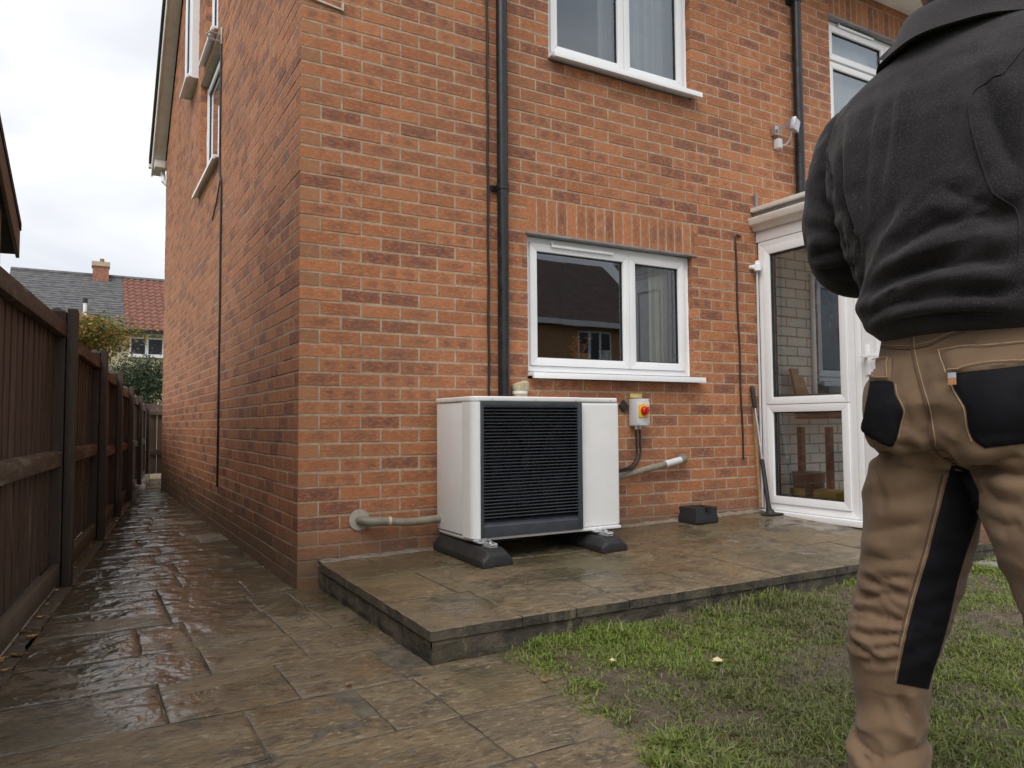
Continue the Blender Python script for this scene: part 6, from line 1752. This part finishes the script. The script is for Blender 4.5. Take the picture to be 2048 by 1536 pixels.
# --- sewn-on panels, pockets, loops and seams, laid on the cloth surface
T_TR = bvh(tr); T_JK = bvh(jk)
def bez(pts, n):
    P = [np.array(p, float) for p in pts]; out = []
    L = np.cumsum([0]+[np.linalg.norm(b-a) for a, b in zip(P[:-1], P[1:])]); 
    for t in np.linspace(0, L[-1], n):
        k = min(len(P)-2, int(np.searchsorted(L, t, 'right')-1)); u = (t-L[k])/(L[k+1]-L[k]) if L[k+1] > L[k] else 0
        p0 = P[max(0, k-1)]; p1 = P[k]; p2 = P[k+1]; p3 = P[min(len(P)-1, k+2)]
        c = .5*((2*p1)+(p2-p0)*u+(2*p0-5*p1+4*p2-p3)*u*u+(3*p1-p0-3*p2+p3)*u**3); lin = p1+(p2-p1)*u
        out.append(.6*c+.4*lin)
    return np.array(out)
def patch(leftc, rightc, name, mat, par, tree_, off=.004, n=22, m_=22, puff=0.0):
    """cloth patch between two outline curves, lying on the garment"""
    A = bez(leftc, n); Bc = bez(rightc, n); V = []; ok = []
    last = None
    for i in range(n):
        for j in range(m_):
            u = j/(m_-1); p = A[i]*(1-u)+Bc[i]*u
            h, nn = eye_hit(tree_, *p)
            rim = min(i, n-1-i)/(n/2), min(j, m_-1-j)/(m_/2)
            edge = min(1, min(rim)*6)
            if h is None: V.append(None); continue
            V.append(tuple(h+nn*(off*(.35+.65*edge)+puff*math.sin(math.pi*i/(n-1))*math.sin(math.pi*u))))
    # points that miss the garment are dropped
    ids = {}; vs = []
    for k, v in enumerate(V):
        if v is not None: ids[k] = len(vs); vs.append(v)
    fs = []
    for i in range(n-1):
        for j in range(m_-1):
            q = (i*m_+j, (i+1)*m_+j, (i+1)*m_+j+1, i*m_+j+1)
            if all(k in ids for k in q):
                pts_ = [Vector(vs[ids[k]]) for k in q]
                if max((pts_[a]-pts_[b]).length for a in range(4) for b in range(a)) < .05: fs.append(tuple(ids[k] for k in q))
    if not fs: return None
    me = bpy.data.meshes.new(name); me.from_pydata(vs, [], fs); me.update()
    bm = bmesh.new(); bm.from_mesh(me); bmesh.ops.recalc_face_normals(bm, faces=bm.faces[:])
    c = sum((f_.normal.dot(Vector(CAM)-f_.calc_center_median()) for f_ in bm.faces))
    if c < 0: bmesh.ops.reverse_faces(bm, faces=bm.faces[:])
    ext = bmesh.ops.solidify(bm, geom=bm.faces[:], thickness=.0035)
    bmesh.ops.recalc_face_normals(bm, faces=bm.faces[:])
    for v in [v for v in bm.verts if not v.link_faces]: bm.verts.remove(v)
    bm.to_mesh(me); bm.free()
    me.materials.append(MAT[mat]); me.polygons.foreach_set('use_smooth', [True]*len(me.polygons)); me.set_sharp_from_angle(angle=math.radians(50))
    return link(name, me, par)
def seam(pts, name, mat, par, tree_, r=.0011, off=.001, n=40, gapmax=.04):
    C_ = bez(pts, n); run = []; mb = MB()
    def flush(run):
        if len(run) > 2: mb.tube(run, r, 5)
    for p in C_:
        h, nn = eye_hit(tree_, *p)
        if h is None or (run and (h+nn*off-run[-1]).length > gapmax): flush(run); run = []
        if h is not None: run.append(h+nn*off)
    flush(run)
    return mb.build(name, MAT[mat], par, smooth=True) if mb.v else None
# trousers: black pouches, flaps, inner-leg stretch panel
patch([(1742, 762), (1737, 790), (1728, 835), (1722, 862), (1760, 884), (1782, 893)], [(1788, 764), (1792, 790), (1806, 822), (1800, 850), (1794, 876), (1786, 892)], 'left_pouch', 'black_canvas', trousers, T_TR, .005, puff=.006)
patch([(1744, 716), (1741, 740), (1740, 763)], [(1786, 717), (1785, 740), (1783, 763)], 'left_pocket_flap', 'tan_canvas', trousers, T_TR, .0065, 10, 12)
patch([(1900, 748), (1912, 780), (1932, 815), (1938, 855), (1948, 880), (1970, 896)], [(2070, 728), (2080, 780), (2080, 815), (2075, 850), (2070, 872), (2060, 885)], 'right_pouch', 'black_canvas', trousers, T_TR, .005, puff=.005)
patch([(1881, 704), (1890, 727), (1899, 749)], [(2075, 680), (2075, 705), (2075, 730)], 'right_pocket_flap', 'tan_canvas', trousers, T_TR, .007, 10, 24)
patch([(1904, 926), (1894, 960), (1880, 1015), (1868, 1060), (1856, 1110), (1838, 1170), (1822, 1230), (1808, 1290), (1793, 1366)], [(1938, 940), (1958, 985), (1954, 1040), (1930, 1110), (1914, 1165), (1897, 1240), (1880, 1300), (1866, 1340), (1856, 1378)], 'inner_leg_panel', 'black_canvas', trousers, T_TR, .0035, 60, 20)
for a, b in (((1794, 634), (1813, 650)), ((1852, 632), (1873, 650))):
    patch([(a[0], a[1]), (a[0], (a[1]+b[1])/2), (a[0]+1, b[1]+(0 if a[0] < 1800 else 14))], [(b[0]+14*(a[0] < 1800), a[1]), (b[0]+12*(a[0] < 1800), (a[1]+b[1])/2), (b[0]+10*(a[0] < 1800), b[1]+(0 if a[0] < 1800 else 14))], 'belt_loop', 'tan_canvas', trousers, T_TR, .007, 6, 6)
seam([(1822, 640), (1823, 690), (1830, 730), (1842, 775), (1856, 820), (1862, 860), (1864, 890), (1880, 910), (1905, 925)], 'centre_seam', 'thread_dark', trousers, T_TR, .0016)
seam([(1828, 640), (1829, 690), (1836, 730), (1848, 775), (1862, 820), (1868, 860), (1872, 890)], 'centre_stitching', 'thread_tan', trousers, T_TR, .0009)
seam([(1750, 692), (1780, 696), (1822, 698), (1860, 690), (1900, 672), (1960, 658), (2046, 648)], 'yoke_seam', 'thread_dark', trousers, T_TR, .0016)
seam([(1750, 687), (1780, 691), (1822, 692), (1860, 684), (1900, 666), (1960, 652), (2046, 642)], 'yoke_stitching', 'thread_tan', trousers, T_TR, .0009)
seam([(1890, 950), (1876, 1010), (1860, 1070), (1850, 1110), (1832, 1170), (1816, 1230), (1802, 1290), (1789, 1360)], 'panel_stitching', 'thread_tan', trousers, T_TR, .0010)
seam([(1884, 950), (1870, 1010), (1855, 1070), (1845, 1110), (1827, 1170), (1811, 1230), (1797, 1290)], 'inseam', 'thread_dark', trousers, T_TR, .0013)
for pts in ([(1746, 720), (1783, 721)], [(1744, 757), (1781, 758)], [(1887, 708), (1960, 697), (2046, 688)], [(1900, 742), (1970, 733), (2046, 724)], [(1884, 708), (1898, 746)], [(1782, 721), (1780, 757)]):
    seam(pts, 'flap_stitching', 'thread_tan', trousers, T_TR, .0009, .0105 if pts[0][0] > 1850 else .0098, 24)
for pts in ([(1792, 768), (1795, 790), (1809, 822), (1803, 850), (1797, 878)], [(1896, 755), (1908, 782), (1928, 817), (1934, 857), (1944, 884)]):
    seam(pts, 'pouch_stitching', 'thread_tan', trousers, T_TR, .0010, .001, 24)
# jacket seams: side panel, sleeve heads, hem
seam([(1990, 130), (1985, 155), (1972, 165), (1950, 180), (1938, 205), (1942, 250), (1955, 300), (1970, 350), (1985, 385), (2010, 402), (2030, 415), (2040, 450), (2035, 530), (2025, 565)], 'panel_seam', 'black_fleece', jacket, T_JK, .0014, .001, 70)
seam([(1975, 160), (1990, 152), (2005, 148), (2020, 130), (2048, 95)], 'sleeve_seam', 'black_fleece', jacket, T_JK, .0013, .001, 30)
seam([(1646, 310), (1652, 330), (1668, 350), (1680, 390), (1700, 440), (1722, 490)], 'left_sleeve_seam', 'black_fleece', jacket, T_JK, .0012, .001, 40)
seam([(1752, 660), (1790, 645), (1850, 632), (1920, 632), (2040, 645)], 'hem_stitching', 'black_fleece', jacket, T_JK, .0012, .001, 50)

h_, n_ = eye_hit(T_TR, 1918, 757)
if h_ is not None:
    n_ = Vector((n_.x, n_.y, 0)).normalized(); s_ = Vector((0, 0, 1)).cross(n_).normalized(); c_ = h_+n_*.016
    def tagbox(dz0, dz1, e, name, mat):
        mb = MB(); q = [c_+n_*e-s_*.0065+Vector((0, 0, dz0)), c_+n_*e+s_*.0065+Vector((0, 0, dz0)), c_+n_*e+s_*.0065+Vector((0, 0, dz1)), c_+n_*e-s_*.0065+Vector((0, 0, dz1))]
        mb.prism(q, n_*.0012); mb.build(name, MAT[mat], trousers)
    tagbox(-.010, .0, 0, 'pocket_tag', 'tag_orange'); tagbox(.0004, .009, 0, 'pocket_tag_top', 'tag_grey')
